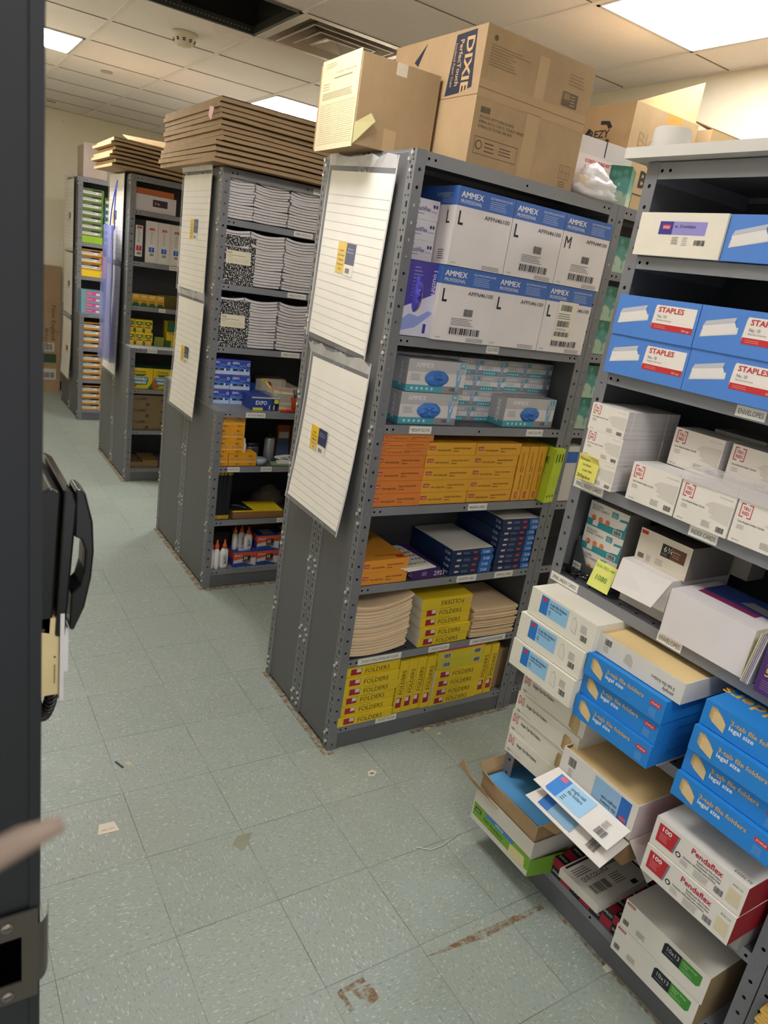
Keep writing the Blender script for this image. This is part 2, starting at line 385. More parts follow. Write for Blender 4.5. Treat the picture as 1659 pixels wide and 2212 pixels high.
LN = {(1, 11): 'square ceiling light panel near the far wall, cut by the door post', (4, 5): 'big bright square ceiling light above the right-hand rack', (4, 11): 'square ceiling light above the stack of flattened cartons'}
for (i, j) in LIGHTS:
    x0, x1, y0, y1 = XS[i] + .012, XS[i + 1] - .012, YS[j] + .008, YS[j + 1] - .008
    t = empty('ceiling_light', ((x0 + x1) / 2, (y0 + y1) / 2, H)); tag(t, LN.get((i, j), 'square ceiling light outside the photo, over the %s' % ('aisle' if i == 1 else 'near end')), 'ceiling light', 'square ceiling lights')
    hx, hy = (x1 - x0) / 2, (y1 - y0) / 2
    mb = MB()
    for b in ((-hx, hx, -hy, -hy + .016), (-hx, hx, hy - .016, hy), (-hx, -hx + .016, -hy, hy), (hx - .016, hx, -hy, hy)): mb.box(*b, -.004, .006, mat('#C8C4BC', .4))
    mb.box(-hx, hx, -hy, hy, .03, .04, DARK); mb.build('frame', t)
    mb = MB(); mb.box(-hx + .016, hx - .016, -hy + .016, hy - .016, .002, .006, m_emit(PANEL_STRENGTH[(i, j)], PANEL_COLOR)); mb.build('diffuser', t)
# open ceiling bay
x0, x1, y0, y1 = XS[2], XS[3], YS[8], YS[9]
mb = MB(); RAIL = mat('#4A4A48', .4, .6)
for b in ((x0, x1, y0, y0 + .02), (x0, x1, y1 - .02, y1), (x0, x0 + .02, y0, y1), (x1 - .02, x1, y0, y1)): mb.box(*b, H - .004, H + .035, RAIL)
mb.box(x0 - .02, x0, y0, y1, H + .03, H + .6, DARK); mb.box(x1, x1 + .02, y0, y1, H + .03, H + .6, DARK); mb.box(x0, x1, y0 - .02, y0, H + .03, H + .6, DARK); mb.box(x0, x1, y1, y1 + .02, H + .03, H + .6, DARK)
for k in range(28):
    u = x0 + .03 + k * .02; mb.box(u, u + .008, y1 - .0205, y1 - .02, H + .012, H + .017, mat('#8D8C88', .4))
mb.tube([(x0 + .2, y1 - .03, H + .03), (x0 + .2, y1 - .03, H + .5)], .006, RAIL); struct(mb.build('trim_1'))
# air diffuser
x0, x1, y0, y1 = XS[3] + .012, XS[4] - .012, YS[8] + .008, YS[9] - .008; cx, cy = (x0 + x1) / 2, (y0 + y1) / 2
t = empty('air_diffuser', (cx, cy, H)); tag(t, 'square stepped metal air diffuser beside the open ceiling bay', 'air vent')
CHR = mat('#D5CCC0', .25, .35)
def ring(mb, a, za, b, zb, m):
    A = [(-a, -a, za), (a, -a, za), (a, a, za), (-a, a, za)]; B = [(-b, -b, zb), (b, -b, zb), (b, b, zb), (-b, b, zb)]
    for k in range(4): mb.face([A[k], A[(k + 1) % 4], B[(k + 1) % 4], B[k]], m)
hx = (x1 - x0) / 2
for nm, L in (('outer_frame', ((hx, -.002, hx - .04, -.004), (hx - .04, -.004, .12, .13))), ('louvre', ((.235, -.01, .225, -.012), (.225, -.012, .14, .07))), ('louvre', ((.165, -.012, .155, -.014), (.155, -.014, .09, .045))), ('louvre', ((.10, -.012, .09, -.014), (.09, -.014, .0, .02)))):
    mb = MB()
    for a in L: ring(mb, *a, CHR)
    mb.build(nm, t)
mb = MB(); mb.box(-.12, .12, -.12, .12, .13, .14, DARK); mb.lathe([(.11, .06), (.11, .13)], mat('#2B2A28', .6), n=20); mb.build('duct_collar', t)
# smoke detector, sprinkler plates
mb = MB(); mb.lathe([(.072, 0), (.072, -.014), (.06, -.036), (.048, -.058), (.034, -.064)], mat('#D9CFB9', .5)); t = mb.build('smoke_detector', None, (.82, 2.6, H)); tag(t, 'round cream smoke detector under the ceiling tiles', 'smoke detector')
mb = MB()
for k in range(10):
    a = 2 * PI * k / 10
    for z in (-.036, -.044): mb.obox(((.060 + (z + .036) * .5) * math.cos(a), (.060 + (z + .036) * .5) * math.sin(a), z), (.002 + .012 * abs(math.sin(a)), 0, 0), (0, .002 + .012 * abs(math.cos(a)), 0), (0, 0, .005), BLACK)
mb.build('sensor_slots', t)
for x, y, lb in ((.755, 4.28, 'small round sprinkler cover plate nearer the smoke detector'), (.70, 6.45, 'small round sprinkler cover plate close to the far wall')):
    mb = MB(); mb.lathe([(.042, -.001), (.042, -.006), (.036, -.007)], mat('#B9AD98', .6)); tag(mb.build('sprinkler_cover', None, (x, y, H)), lb, 'sprinkler cover')

# ------------------------------------------------------------------ steel shelving
def plabel(txt, w, h=.026):
    m = MB(); m.box(0, w, -.0012, 0, 0, h, '#E3E0D8'); f = m.front(0, w, 0, h, -.0012); f.text(txt, .5, .27, .46, '#2A2A2A', 1, .0, 1, 0, 'c', .86); return m
def post(par, x, y, z0, z1, sx, sy, bolts=()):
    """angle post at outer corner (x,y); flanges run sx in X (front) and sy in Y (side)"""
    m = MB(); fw, sw, t = .038, .042, .0025
    a, b = (x, x + sx * fw); 
    m.face([(a, y, z0), (b, y, z0), (b, y, z1), (a, y, z1)], FRONTF, [(0, z0), (fw, z0), (fw, z1), (0, z1)])
    m.face([(a, y + sy * t, z0), (b, y + sy * t, z0), (b, y + sy * t, z1), (a, y + sy * t, z1)], FRONTF, [(0, z0), (fw, z0), (fw, z1), (0, z1)])
    m.face([(b, y, z0), (b, y + sy * t, z0), (b, y + sy * t, z1), (b, y, z1)], STEEL)
    c = y + sy * sw
    m.face([(x, y, z0), (x, c, z0), (x, c, z1), (x, y, z1)], SIDEF, [(0, z0), (sw, z0), (sw, z1), (0, z1)])
    m.face([(x + sx * t, y, z0), (x + sx * t, c, z0), (x + sx * t, c, z1), (x + sx * t, y, z1)], STEEL)
    m.face([(x, c, z0), (x + sx * t, c, z0), (x + sx * t, c, z1), (x, c, z1)], STEEL)
    m.face([(x, y, z1), (x + sx * fw, y, z1), (x + sx * t, y + sy * t, z1), (x, y + sy * sw, z1)], STEEL)
    for z in bolts:
        for dz, dy in ((-.012, .017), (-.062, .017), (-.03, .03)):
            if z + dz < z0: continue
            m.obox((x - sx * .004, y + sy * dy, z + dz), (.0065, 0, 0), (0, .0085, 0), (0, 0, .009), BOLT)
    m.build('post', par)
def shelf(par, w, y0, y1, z, name='shelf', lip=.036, holes=True, labels=()):
    m = MB()
    m.box(.003, w - .003, y0 + .003, y1 - .003, z - .0025, z, INNER_SHADED if name == 'shelf' else LIP)
    m.box(.003, w - .003, y0 + .001, y0 + .004, z - lip, z, LIP); m.box(.003, w - .003, y1 - .004, y1 - .001, z - lip, z, LIP)
    m.box(.0035, .006, y0 + .004, y1 - .004, z - lip, z, LIP); m.box(w - .006, w - .0035, y0 + .004, y1 - .004, z - lip, z, LIP)
    if holes:
        f = m.front(0, w, z - lip, z, y0 + .001)
        for u in (.048, .073, w - .073, w - .048, w / 2): f.disc(u / w, .5, .0042, HOLE, 1)
        for k in range(14): m.top(0, w, y0, y1, z).disc((.08 + k * (w - .16) / 13) / w, .022 / (y1 - y0), .0042, HOLE, 1)
    o = m.build(name, par)
    for (u, tw, tx) in labels:
        l = plabel(tx, tw).build('shelf_label', o, (u, y0 + .0005, z - lip + .004)); l['label'] = 'white label strip reading ' + tx
    return o
def unit(loc, rot, w, dep, shelves, label, group='grey steel shelving units', ledge=None, top=2.165, sides=(1, 1), labels={}, zb=.10, back=True):
    """ledge=(upper set-back, upper depth, ledge height) makes the counter-type rack"""
    t = empty('shelving_unit', loc, rot); tag(t, label, 'shelving unit', group)
    us, ud, lh = ledge if ledge else (0, dep, top)
    bz = [z for z in shelves] + [zb, top]
    if ledge:
        for x, sx in ((0, 1), (w, -1)):
            post(t, x, 0, 0, lh - .002, sx, 1, [z for z in bz if z <= lh]); post(t, x, dep, 0, lh - .002, sx, -1, [z for z in bz if z <= lh])
            post(t, x, us, lh, top, sx, 1, [z for z in bz if z > lh]); post(t, x, us + ud, lh, top, sx, -1, [z for z in bz if z > lh])
    else:
        for x, sx in ((0, 1), (w, -1)):
            post(t, x, 0, 0, top, sx, 1, bz); post(t, x, dep, 0, top, sx, -1, bz)
    for k, x in ((0, .0026), (1, w - .0056)):
        if sides[k]:
            m = MB(); m.box(x, x + .003, .004, dep - .004, .015, lh - .01, PANEL)
            if ledge: m.box(x, x + .003, us + .004, us + ud - .004, lh, top - .002, PANEL)
            m.build('side_panel', t)
    if back:
        m = MB(); m.box(.006, w - .006, dep - .008, dep - .005, .06, lh - .02, INNER_SHADED)
        if ledge: m.box(.006, w - .006, us + ud - .008, us + ud - .005, lh, top - .01, INNER_SHADED)
        f = m.front(.006, w - .006, 0, top, dep - .0085)
        m.build('back_panel', t)
    for z in shelves:
        a, b = (us, us + ud) if (ledge and z > lh + .01) else (0, dep)
        shelf(t, w, a, b, z, 'shelf', .032, True, labels.get(z, ()))
    shelf(t, w, us, us + ud, top - .001, 'top_shelf', .040, True, labels.get('top', ()))
    if ledge: shelf(t, w, 0, dep, lh, 'ledge_shelf', .032, True, labels.get('ledge', ()))
    shelf(t, w, 0, dep, zb, 'bottom_shelf', .026, True, labels.get(zb, ()))
    m = MB(); m.box(.004, w - .004, .004, .007, .003, zb - .027, m_metal('#5F6064', .42, 'kick')); m.build('kick_plate', t)
    return t
W = .914
X1, X2, X3, X4 = .762, .767, .80, .812
unit((X1, -.042, 0), 0, W, .305, [1.612, 1.312, 1.012, .705, .398], 'front rack of the nearest row, holding glove cartons and yellow folder boxes', labels={
    1.612: [(.415, .058, 'GLOVES')], 1.312: [(.14, .095, 'MEDIUM GLOVES'), (.695, .088, 'LARGE GLOVES')], 1.012: [(.475, .095, 'MAILING LABELS')],
    .705: [(.49, .10, 'ASSORTED LABELS'), (.69, .10, 'SHIPPING LABELS')], .398: [(.08, .20, 'STUDENT CUMULATIVE RECORD FOLDERS'), (.415, .105, '2 POCKET FOLDERS'), (.63, .20, 'STUDENT CUMULATIVE RECORD FOLDERS')], .10: [(.21, .10, '2 POCKET FOLDERS')]})
unit((X1 + W, .571, 0), PI, W, .305, [1.612, 1.312, 1.012, .705, .398], 'back rack of the nearest row, only its end panel and posts showing')
unit((X1 + W + .002, -.042, 0), 0, W, .305, [1.935, 1.62, 1.312, 1.0, .705, .398], 'rack right of the glove rack, mostly hidden, with teal tissue cartons')
for X, Y, sh, ln, d, tp in ((X2, 1.475, [1.943, 1.63, 1.312, .705, .40], 'second', .472, 2.172), (X3, 3.43, [1.97, 1.62, 1.306, .72, .405], 'third', .472, 2.20), (X4, 5.42, [1.665, 1.36, .709, .403], 'fourth', .472, 2.235)):
    lh = {1.475: 1.005, 3.43: 1.022, 5.42: 1.03}[Y]
    lab = {}
    if ln == 'second': lab = {'top': [(.49, .10, 'FOLDERS')], 1.943: [(.405, .11, 'MARBLE NOTEBOOKS')], 1.63: [(.405, .11, 'MARBLE NOTEBOOKS')], 1.312: [(.405, .11, 'MARBLE NOTEBOOKS')],
                  'ledge': [(.16, .11, 'DRY ERASE MARKERS')], .705: [(.085, .068, 'WHITE OUT'), (.275, .065, 'PUSH PINS')], .40: [(.405, .08, 'NOTE PADS')]}
    if ln == 'third': lab = {1.62: [(.30, .06, 'BINDERS')], 1.306: [(.24, .05, 'CHALK')], 'ledge': [(.125, .07, 'CRAYONS')]}
    wh = {'second': 'notebooks and markers', 'third': 'binders, crayons and chalk', 'fourth': 'paper reams'}[ln]
    unit((X, Y, 0), 0, W, d, sh, 'front ledge rack of the %s row with %s' % (ln, wh), ledge=(.175, .29, lh), top=tp, labels=lab)
    unit((X + W, Y + 2 * d + .004, 0), PI, W, d, sh, 'back ledge rack of the %s row, seen end on' % ln, ledge=(.175, .29, lh), top=tp)
unit(E(0, 0, 0), ER, W, .457, [1.937, 1.63, 1.318, 1.018, .70, .398], 'near right-hand rack with envelopes, index cards and file folders', labels={
    1.63: [(.432, .075, 'ENVELOPES')], 1.318: [(.008, .112, 'SMALL INDEX CARDS'), (.405, .08, 'INDEX CARDS')], 1.018: [(.006, .112, 'SMALL INDEX CARDS'), (.405, .075, 'ENVELOPES')], .398: [(.055, .14, 'SINGLE TAB FILE FOLDERS')]})
unit(E(W + .003, 0, 0), ER, W, .457, [1.937, 1.63, 1.318, 1.018, .70, .375, .245], 'rack at the lower right corner holding yellow envelopes')
mb = MB(); mb.box(0, 1.6, -.045, .46, 0, .018, mat('#CFCBC4', .4)); mb.box(0, 1.6, -.045, -.03, .018, .026, mat('#CFCBC4', .4))
tag(mb.build('laminate_board', None, E(-.045, 0, 2.167), ER), 'white board lying across the top of the right-hand rack', 'board')

# ------------------------------------------------------------------ generic cartons
def carton(w, d, h, m, draw=None, mats=None):
    b = MB(); b.box(0, w, 0, d, 0, h, mats or m)
    if draw: draw(b, w, d, h)
    return b
BL = '#3F69B4'
def d_ammex(L='L', num='APFN46100', code=1, sticker=False):
    def f(b, w, d, h):
        F = b.front(0, w, 0, h); F.rect(0, .76, 1, 1, BL, 1)
        F.text('AMMEX', .05, .87, .075, '#E8E4E4', 2, .03, width=.38); F.text('PROFESSIONAL', .05, .80, .045, '#E8E4E4', 2, 0, width=.37)
        F.text('BLUE NITRILE EXAM GLOVES', .55, .925, .026, '#E0DEE8', 2, 0, width=.40); F.lines(.56, .79, .95, .91, 5, '#9FB2DC', 2)
        F.text(L, .05, .53, .17, '#1B1A20', 2, .035 if L == 'L' else .012, xs=.8); F.text(num, .50, .65, .055, '#1B1A20', 2, .01, width=.46)
        if code:
            F.bars(.48, .36, .64, .46, seed=4); F.lines(.28, .22, .88, .33, 5, '#5B575A', 2, ragged=.5); F.rect(.26, .08, .84, .20, '#CFC9C9', 1); F.bars(.28, .10, .82, .19, seed=9)
        F.lines(.60, .01, .94, .07, 3, '#3A383B', 2, ragged=.1); F.text('12.08.20', .04, .03, .02, '#55525A')
        if sticker:
            F.rect(.28, .18, .70, .78, '#E4DDD0', 3); F.bars(.34, .64, .58, .73, l=4, seed=2); F.bars(.32, .40, .58, .49, l=4, seed=6); F.bars(.30, .25, .62, .32, l=4, seed=8); F.lines(.31, .51, .66, .61, 3, l=4); F.lines(.31, .34, .6, .38, 2, l=4)
        S = b.left(0, d, 0, h); S.rect(0, .76, 1, 1, BL, 1); S.text('AMMEX', .5, .86, .06, '#8FA6D6', 2, .03, width=.3); S.text(L, .80, .53, .17, '#1B1A20', 2, .012, xs=.8)
        S.lines(.66, .79, .95, .92, 5, '#9FB2DC', 2); S.lines(.74, .06, .92, .2, 5, '#3A383B', 2)
    return f
cw, ch, y0 = .238, .238, -.058
G = 'white and blue exam glove shipping cartons'
i = 0
for r, zz in enumerate((1.613, 1.853)):
    for c in range(3):
        L, num, code, st = 'L', 'APFN46100', 1, False
        if (r, c) == (1, 2): L, num = 'M', 'APFN44100'
        if (r, c) in ((1, 0), (0, 1)): code = 0
        if (r, c) == (0, 2): st = True
        b = carton(cw, .235, ch, '#E2DBDB', d_ammex(L, num, code, st))
        lb = {(0, 0): 'lower left glove carton with barcodes, above the GLOVES label', (0, 1): 'lower middle glove carton, plain white front with letter L', (0, 2): 'lower right glove carton with a paper sticker of barcodes',
              (1, 0): 'upper left glove carton with a blank front under letter L', (1, 1): 'upper middle glove carton with barcodes and letter L', (1, 2): 'upper right glove carton marked M'}[(r, c)]
        inst(b.data('glove_carton'), 'glove_carton', ((.918 if r == 0 else .926) + c * (cw + .003) + (0 if r == 0 else .002), y0 + random.uniform(-.004, .004), zz), random.uniform(-.006, .006), lb, 'carton', G)
# touchflex boxes
def d_tf(b, w, d, h):
    F = b.front(0, w, 0, h); F.text('TouchFlex', .36, .42, .22, '#3B2F86', 2, .02, width=.42); F.lines(.36, .24, .70, .34, 1, '#6A64A0', 2); F.rect(.84, .62, .89, .78, '#2E2A7E'); F.rect(.91, .62, .96, .78, '#2E2A7E'); F.rect(.36, .72, .48, .84, '#4B86C9')
    F.text('100 Gloves', .80, .40, .08, '#6A64A0', 2, 0, width=.16)
tf = carton(.150, .22, .062, '#D9D3D6', d_tf).data('glove_box')
for k in range(3):
    inst(tf, 'glove_box', (X1 + .010, .022, 1.853 + k * .0625), random.uniform(-.01, .01), 'small white glove box with purple lettering on the purple box, %s' % nth(k, 3), 'glove box', 'small white glove boxes')
def d_purple(b, w, d, h):
    F = b.front(0, w, 0, h); F.poly([(0, .35), (1, .62), (1, 1), (0, 1)], '#4A3F9A'); F.poly([(0, 0), (1, 0), (1, .62), (0, .35)], '#CFCDE0')
    F.poly([(.05, .05), (.5, .12), (.95, .34), (.8, .36), (.55, .27), (.3, .3), (.05, .18)], '#8E9AD8', 2)
    F.text('TouchFlex', .80, .93, .075, '#CFCBE6', 2, .02, rot=-PI / 2, xs=1.0); F.lines(.28, .52, .52, .94, 9, '#8C86C4', 2)
    F.text('TouchFlex', .02, .93, .065, '#8C86C4', 2, .02, rot=-PI / 2, xs=1.0); F.rect(.72, .05, .80, .18, '#3B3590', 2)
b = carton(.148, .10, .236, '#5A4FA8', d_purple)
F = b.front(0, .148, 0, .236); F.poly([(.45 + .14 * math.cos(a), .55 + .22 * math.sin(a)) for a in [k * PI / 8 for k in range(16)]], '#8C7A60', 3)
o = inst(b.data('glove_box'), 'glove_box', (X1 + .022, -.035, 1.614), 0, 'upright purple glove box with gloves pulling out of its oval hole', 'glove box')
def wad(w, h, m, seed=1, dep=.02):
    r = random.Random(seed); b = MB(); n = 14; V = []; Fs = []
    for i in range(n + 1):
        for j in range(7):
            a = 2 * PI * i / n; q = j / 6; V.append((w / 2 * q * math.cos(a) * 1.0, -dep * (1 - q ** 3) * r.uniform(.55, 1.15), h / 2 * q * math.sin(a)))
    for i in range(n):
        for j in range(6): Fs.append((i * 7 + j, (i + 1) * 7 + j, (i + 1) * 7 + j + 1, i * 7 + j + 1))
    b.mesh(V, Fs, m); return b
wad(.034, .12, mat('#4B46B4', .6), 3, .022).build('blue_gloves', o, (.062, -.001, .135))
# glove dispensers
TEAL = '#4FA0B0'
HAND = [(0, .0), (.34, .0), (.42, .3), (.62, .62), (.95, .98), (.98, .88), (.72, .52), (.70, .1), (.55, -.4), (.5, -.9), (-.1, -.9), (-.12, -.4), (-.22, .1), (-.3, .55), (-.34, .95), (-.24, .98), (-.12, .5), (-.08, 1.05), (.02, 1.08), (.06, .5), (.16, 1.0), (.26, .95), (.22, .4)]
def d_am(size='M', hole=True):
    def f(b, w, d, h):
        F = b.front(0, w, 0, h); F.rect(0, .62, 1, 1, '#B6B4B6'); F.rect(0, 0, .62, .22, TEAL); F.rect(.62, 0, 1, .22, '#8E8D90')
        F.text('AMMEX', .12, .76, .15, '#DAD6D8', 2, .04, width=.30); F.text('PROFESSIONAL', .12, .66, .07, '#BDB9BC', 2, 0, width=.28)
        F.rect(.88, .80, .97, .97, TEAL, 2); F.text(size, .925, .84, .10, '#DDE9EA', 3, .02, 1, 0, 'c')
        F.lines(.06, .34, .27, .56, 5, '#7C8E96', 2)
        for k in range(5): F.disc(.10 + k * .085, .11, .0052, '#B8DDE2', 2)
        F.text('100', .74, .07, .11, '#222226', 2, .03)
        F.poly([(.86 + x * .09, .42 + y * .36) for x, y in HAND], '#7FA8CC', 3)
        S = b.left(0, d, 0, h); S.rect(0, .2, 1, 1, '#B4B1B4'); S.rect(0, 0, 1, .2, TEAL); S.rect(0, .2, .28, 1, '#6FB0BC'); S.text('AMMEX', .62, .9, .16, '#E4E0E2', 2, .04, rot=-PI / 2)
        T = b.top(0, w, 0, d, h); T.rect(0, 0, 1, 1, '#A9A7AA'); T.text('AMMEX', .3, .3, .3, '#C9C6C9', 2, .03)
        if hole:
            F.poly([(.50 + .17 * (1 if math.cos(a) > 0 else -1) * abs(math.cos(a)) ** .5, .44 + .25 * math.sin(a)) for a in [k * PI / 10 for k in range(20)]], '#2E57A8', 2)
    return f
bM = carton(.25, .125, .112, '#D6D1D0', d_am('M')).data('glove_dispenser'); bLg = carton(.27, .125, .112, '#D6D1D0', d_am('L')).data('glove_dispenser')
wd = [wad(.105, .056, mat('#3F77C4', .55), s_, .016).data('blue_glove') for s_ in (5, 8, 11)]
for me, x, z, lb, rz, k in ((bM, .862, 1.313, 'grey and teal glove dispenser marked M, the lower of two at the shelf front', .0, 0), (bM, .872, 1.4275, 'grey and teal glove dispenser marked M stacked on another at the shelf front', -.01, 1), (bLg, 1.345, 1.313, 'grey and teal glove dispenser marked L at the right front of the shelf', .03, 2)):
    o = inst(me, 'glove_dispenser', (x, -.02, z), rz, lb, 'glove box', 'glove dispensers at the shelf front')
    c = bpy.data.objects.new('blue_glove', wd[k]); COL.objects.link(c); c.parent = o; c.location = (.125 if me is bM else .135, -.0012, .050)
def d_ams(b, w, d, h):
    F = b.front(0, w, 0, h); F.rect(0, .6, 1, 1, '#B4B2B4'); F.rect(0, 0, .6, .3, TEAL); F.rect(.6, 0, 1, .3, '#8E8D90'); F.text('AMMEX', .06, .68, .2, '#D4D0D2', 2, .04, width=.5)
    F.rect(.86, .66, .97, .92, TEAL, 2); F.lines(.06, .36, .5, .56, 2, '#8EA4AC', 2); F.poly([(.74 + x * .16, .48 + y * .42) for x, y in HAND], '#7FA8CC', 3)
    for k in range(5): F.disc(.08 + k * .1, .14, .0035, '#B8DDE2', 2)
    S = b.left(0, d, 0, h); S.rect(0, 0, 1, 1, '#C9C4C4'); S.disc(.9, .35, .012, '#2A2A2E', 2)
small = carton(.122, .18, .0585, '#DEDADA', d_ams).data('glove_box')
nm5 = ['first', 'second', 'third', 'fourth', 'fifth']
for c in range(5):
    for r in range(4):
        inst(small, 'glove_box', (.776 + c * .1235 + (.0 if c < 3 else .003), .068, 1.3125 + r * .0592), random.uniform(-.01, .01), 'small grey glove box behind M dispensers, %s column, %s' % (nm5[c], nth(r, 4)), 'glove box', 'small glove boxes in columns at the back of the shelf')
for c in range(2):
    for r in range(4):
        inst(small, 'glove_box', (1.415 + c * .1235, .09, 1.3125 + r * .0592), random.uniform(-.01, .01), 'small grey glove box behind the L dispenser, %s column, %s' % (('left', 'right')[c], nth(r, 4)), 'glove box', 'small glove boxes in columns at the back of the shelf')
# label boxes
def d_lab(red='#B3261E'):
    def f(b, w, d, h):
        F = b.front(0, w, 0, h); F.rect(.04, .40, .16, .70, red, 1); F.text('STAPLES', .10, .46, .16, '#E8C8B0', 2, .02, 1, 0, 'c', .10)
        F.text('white mailing labels', .20, .33, .17, '#5A3410', 2, .01, width=.28); F.text("étiquettes d'adresse blanches", .53, .5, .17, '#5A3410', 2, .01, width=.36); F.lines(.53, .22, .68, .42, 1, '#7A4B18', 2)
    return f
OR, YE = '#D27A34', '#D89E2E'
oA, oB = carton(.213, .28, .0240, OR, d_lab()).data('label_box'), carton(.213, .28, .0468, OR, d_lab()).data('label_box')
z = 1.0135; zs = []
for k in range(7):
    me, hh = (oB, .0478) if k < 4 else (oA, .0248)
    inst(me, 'label_box', (X1 + .026 + (.018 if k == 6 else random.uniform(-.003, .003)), -.035 + random.uniform(-.004, .004), z), 0, 'orange mailing label box in the left stack, %s' % nth(k, 7), 'label box', 'orange mailing label boxes'); z += hh
yB = carton(.2250, .28, .0463, YE, d_lab()).data('label_box')
for c, x in enumerate((1.002, 1.229)):
    for r in range(5): inst(yB, 'label_box', (x + random.uniform(-.002, .002), -.032 + random.uniform(-.003, .003), 1.0135 + r * .0475), 0, 'yellow-orange label box, %s stack beside the orange ones, %s' % (('first', 'second')[c], nth(r, 5)), 'label box', 'yellow mailing label boxes lying flat')
for k in range(3): inst(yB, 'label_box', (1.506 + k * .0495, -.032, 1.0135), (0, -PI / 2, 0), 'yellow-orange mailing label box standing on end, %s of three from the left' % nm5[k], 'label box', 'label boxes standing on end')
def d_gp(b, w, d, h):
    F = b.front(0, w, 0, h); F.rect(.35, .75, .75, .92, '#7E9A1C'); F.bars(.4, .78, .7, .9); F.lines(.3, .3, .6, .5, 5, '#6F8A18', 2); F.rect(.3, .1, .7, .14, '#5C7714')
    S = b.left(0, d, 0, h); S.rect(.62, .70, .9, .84, '#8DAA20'); S.bars(.66, .72, .86, .82, '#3B4A10'); S.lines(.62, .3, .9, .62, 9, '#8DAA20', 2)
gp = carton(.018, .26, .225, '#B7CC33', d_gp).data('hanging_folder_pack')
for k in range(3): inst(gp, 'hanging_folder_pack', (1.603 + k * .020, -.075 + k * .004, 1.0135), (0, math.radians(3), 0), 'lime green flat pack at the right end of the label shelf, %s of three' % nm5[k], 'flat pack', 'lime green flat packs')
# label shelf .705
o2 = carton(.205, .285, .0475, '#D9902E', d_lab())
T = o2.top(0, .205, 0, .285, .0475); T.rect(.78, .04, .95, .12, '#B3261E', 1); T.text('white mailing labels', .35, .12, .05, '#A04818', 2, .01); T.poly([(.0, .55), (.5, .5), (.9, .8), (.7, .95), (0, .95)], '#A8762C', 1)
o2 = o2.data('label_box')
for k in range(2): inst(o2, 'label_box', (.80, -.035, .7065 + k * .048), .01 * k, 'orange label box at the left end of the label shelf below, %s of two' % ('lower', 'upper')[k], 'label box', 'orange label boxes under the green packs')
def d_pur(b, w, d, h):
    F = b.front(0, w, 0, h); F.text('2921', .78, .25, .45, '#C9B8D8', 2, .03); F.rect(.35, .3, .52, .7, '#7E5E96'); b.left(0, d, 0, h).text('2921', .8, .25, .45, '#C9B8D8', 2, .03)
inst(carton(.135, .25, .042, '#3B1F5A', d_pur).data('label_box'), 'label_box', (1.03, -.035, .7065), 0, 'dark purple label box marked 2921 under the dot stickers', 'label box')
b = MB()
for k in range(3): b.box(-k * .012, .145 - k * .01, k * .008, .22, k * .0035, k * .0035 + .003, '#D9D5CE')
T = b.top(0, .135, .02, .20, .0102)
for i in range(7):
    for j in range(5): T.disc(.1 + .13 * i, .12 + .19 * j, .0062, ['#B5122E', '#2A8A5A', '#C9B22E', '#2E7FB8', '#7A1530'][(i // 2 + j) % 5], 1)
inst(b.data('dot_sticker_sheets'), 'dot_sticker_sheets', (1.0, -.05, .7495), .12, 'sheets of coloured dot stickers lying on the purple box', 'stickers')
def d_av(num):
    def f(b, w, d, h):
        F = b.front(0, w, 0, h); F.rect(.70, 0, 1, 1, '#1E63B0'); F.text(num, .76, .25, .45, '#CFDCEC', 2, .03); F.rect(.52, .35, .62, .7, '#B03040'); F.rect(.12, .38, .22, .68, '#C7B8C0'); F.lines(.28, .3, .48, .72, 2, '#7C8FB8', 2)
        b.left(0, d, 0, h).text(num, .85, .25, .45, '#A8BCDC', 2, .03)
    return f
a1, a2 = carton(.213, .28, .026, '#14284F', d_av('5160')).data('label_box'), carton(.215, .28, .0248, '#14284F', d_av('5126')).data('label_box')
for k in range(4): inst(a1, 'label_box', (1.212 + random.uniform(-.003, .003), -.035 + random.uniform(-.006, .004), .7065 + k * .0263), 0, 'navy blue label box in the low middle stack, %s' % nth(k, 4), 'label box', 'navy label boxes')
for k in range(9): inst(a2, 'label_box', (1.442 + random.uniform(-.003, .003), -.035 + random.uniform(-.006, .004), .7065 + k * .0250), 0, 'navy blue label box in the tall stack by the right post, %s' % nth(k, 9), 'label box', 'navy label boxes')
b = MB(); b.box(0, .205, 0, .27, 0, .003, '#D6D2CA'); me = b.data('label_sheets')
inst(me, 'label_sheets', (1.218, -.03, .8122), .02, 'loose white label sheets on the low navy stack', 'paper'); inst(me, 'label_sheets', (1.445, -.03, .932), -.02, 'loose white label sheets on the tall navy stack', 'paper')
# manila folder piles
def bent(w, d, th, sag, m, n=8, edge=None, tilt=0):
    b = MB(); V = []
    for i in range(n + 1):
        x = w * i / n; q = i / n; dz = -sag * 4 * q * (1 - q) + tilt * q * q
        for y in (0, d): V += [(x, y, dz), (x, y, dz + th)]
    for i in range(n):
        a, c = i * 4, i * 4 + 4
        b.mesh([V[a + 1], V[c + 1], V[c + 3], V[a + 3]], [(0, 1, 2, 3)], m); b.mesh([V[a], V[a + 2], V[c + 2], V[c]], [(0, 1, 2, 3)], m)
        b.mesh([V[a], V[c], V[c + 1], V[a + 1]], [(0, 1, 2, 3)], edge or m); b.mesh([V[a + 2], V[a + 3], V[c + 3], V[c + 2]], [(0, 1, 2, 3)], m)
    b.mesh([V[0], V[1], V[3], V[2]], [(0, 1, 2, 3)], edge or m); e = n * 4; b.mesh([V[e], V[e + 2], V[e + 3], V[e + 1]], [(0, 1, 2, 3)], edge or m)
    return b
MF = mat('#E6C9A0', .75); ME = m_pages('#EAD0AC', 'man2', 1400)
fm = [bent(.262, .24, .0095, s_, MF, 8, ME, t_).data('manila_folder') for s_, t_ in ((.012, .012), (.014, .02), (.016, .026))]
z = .4005
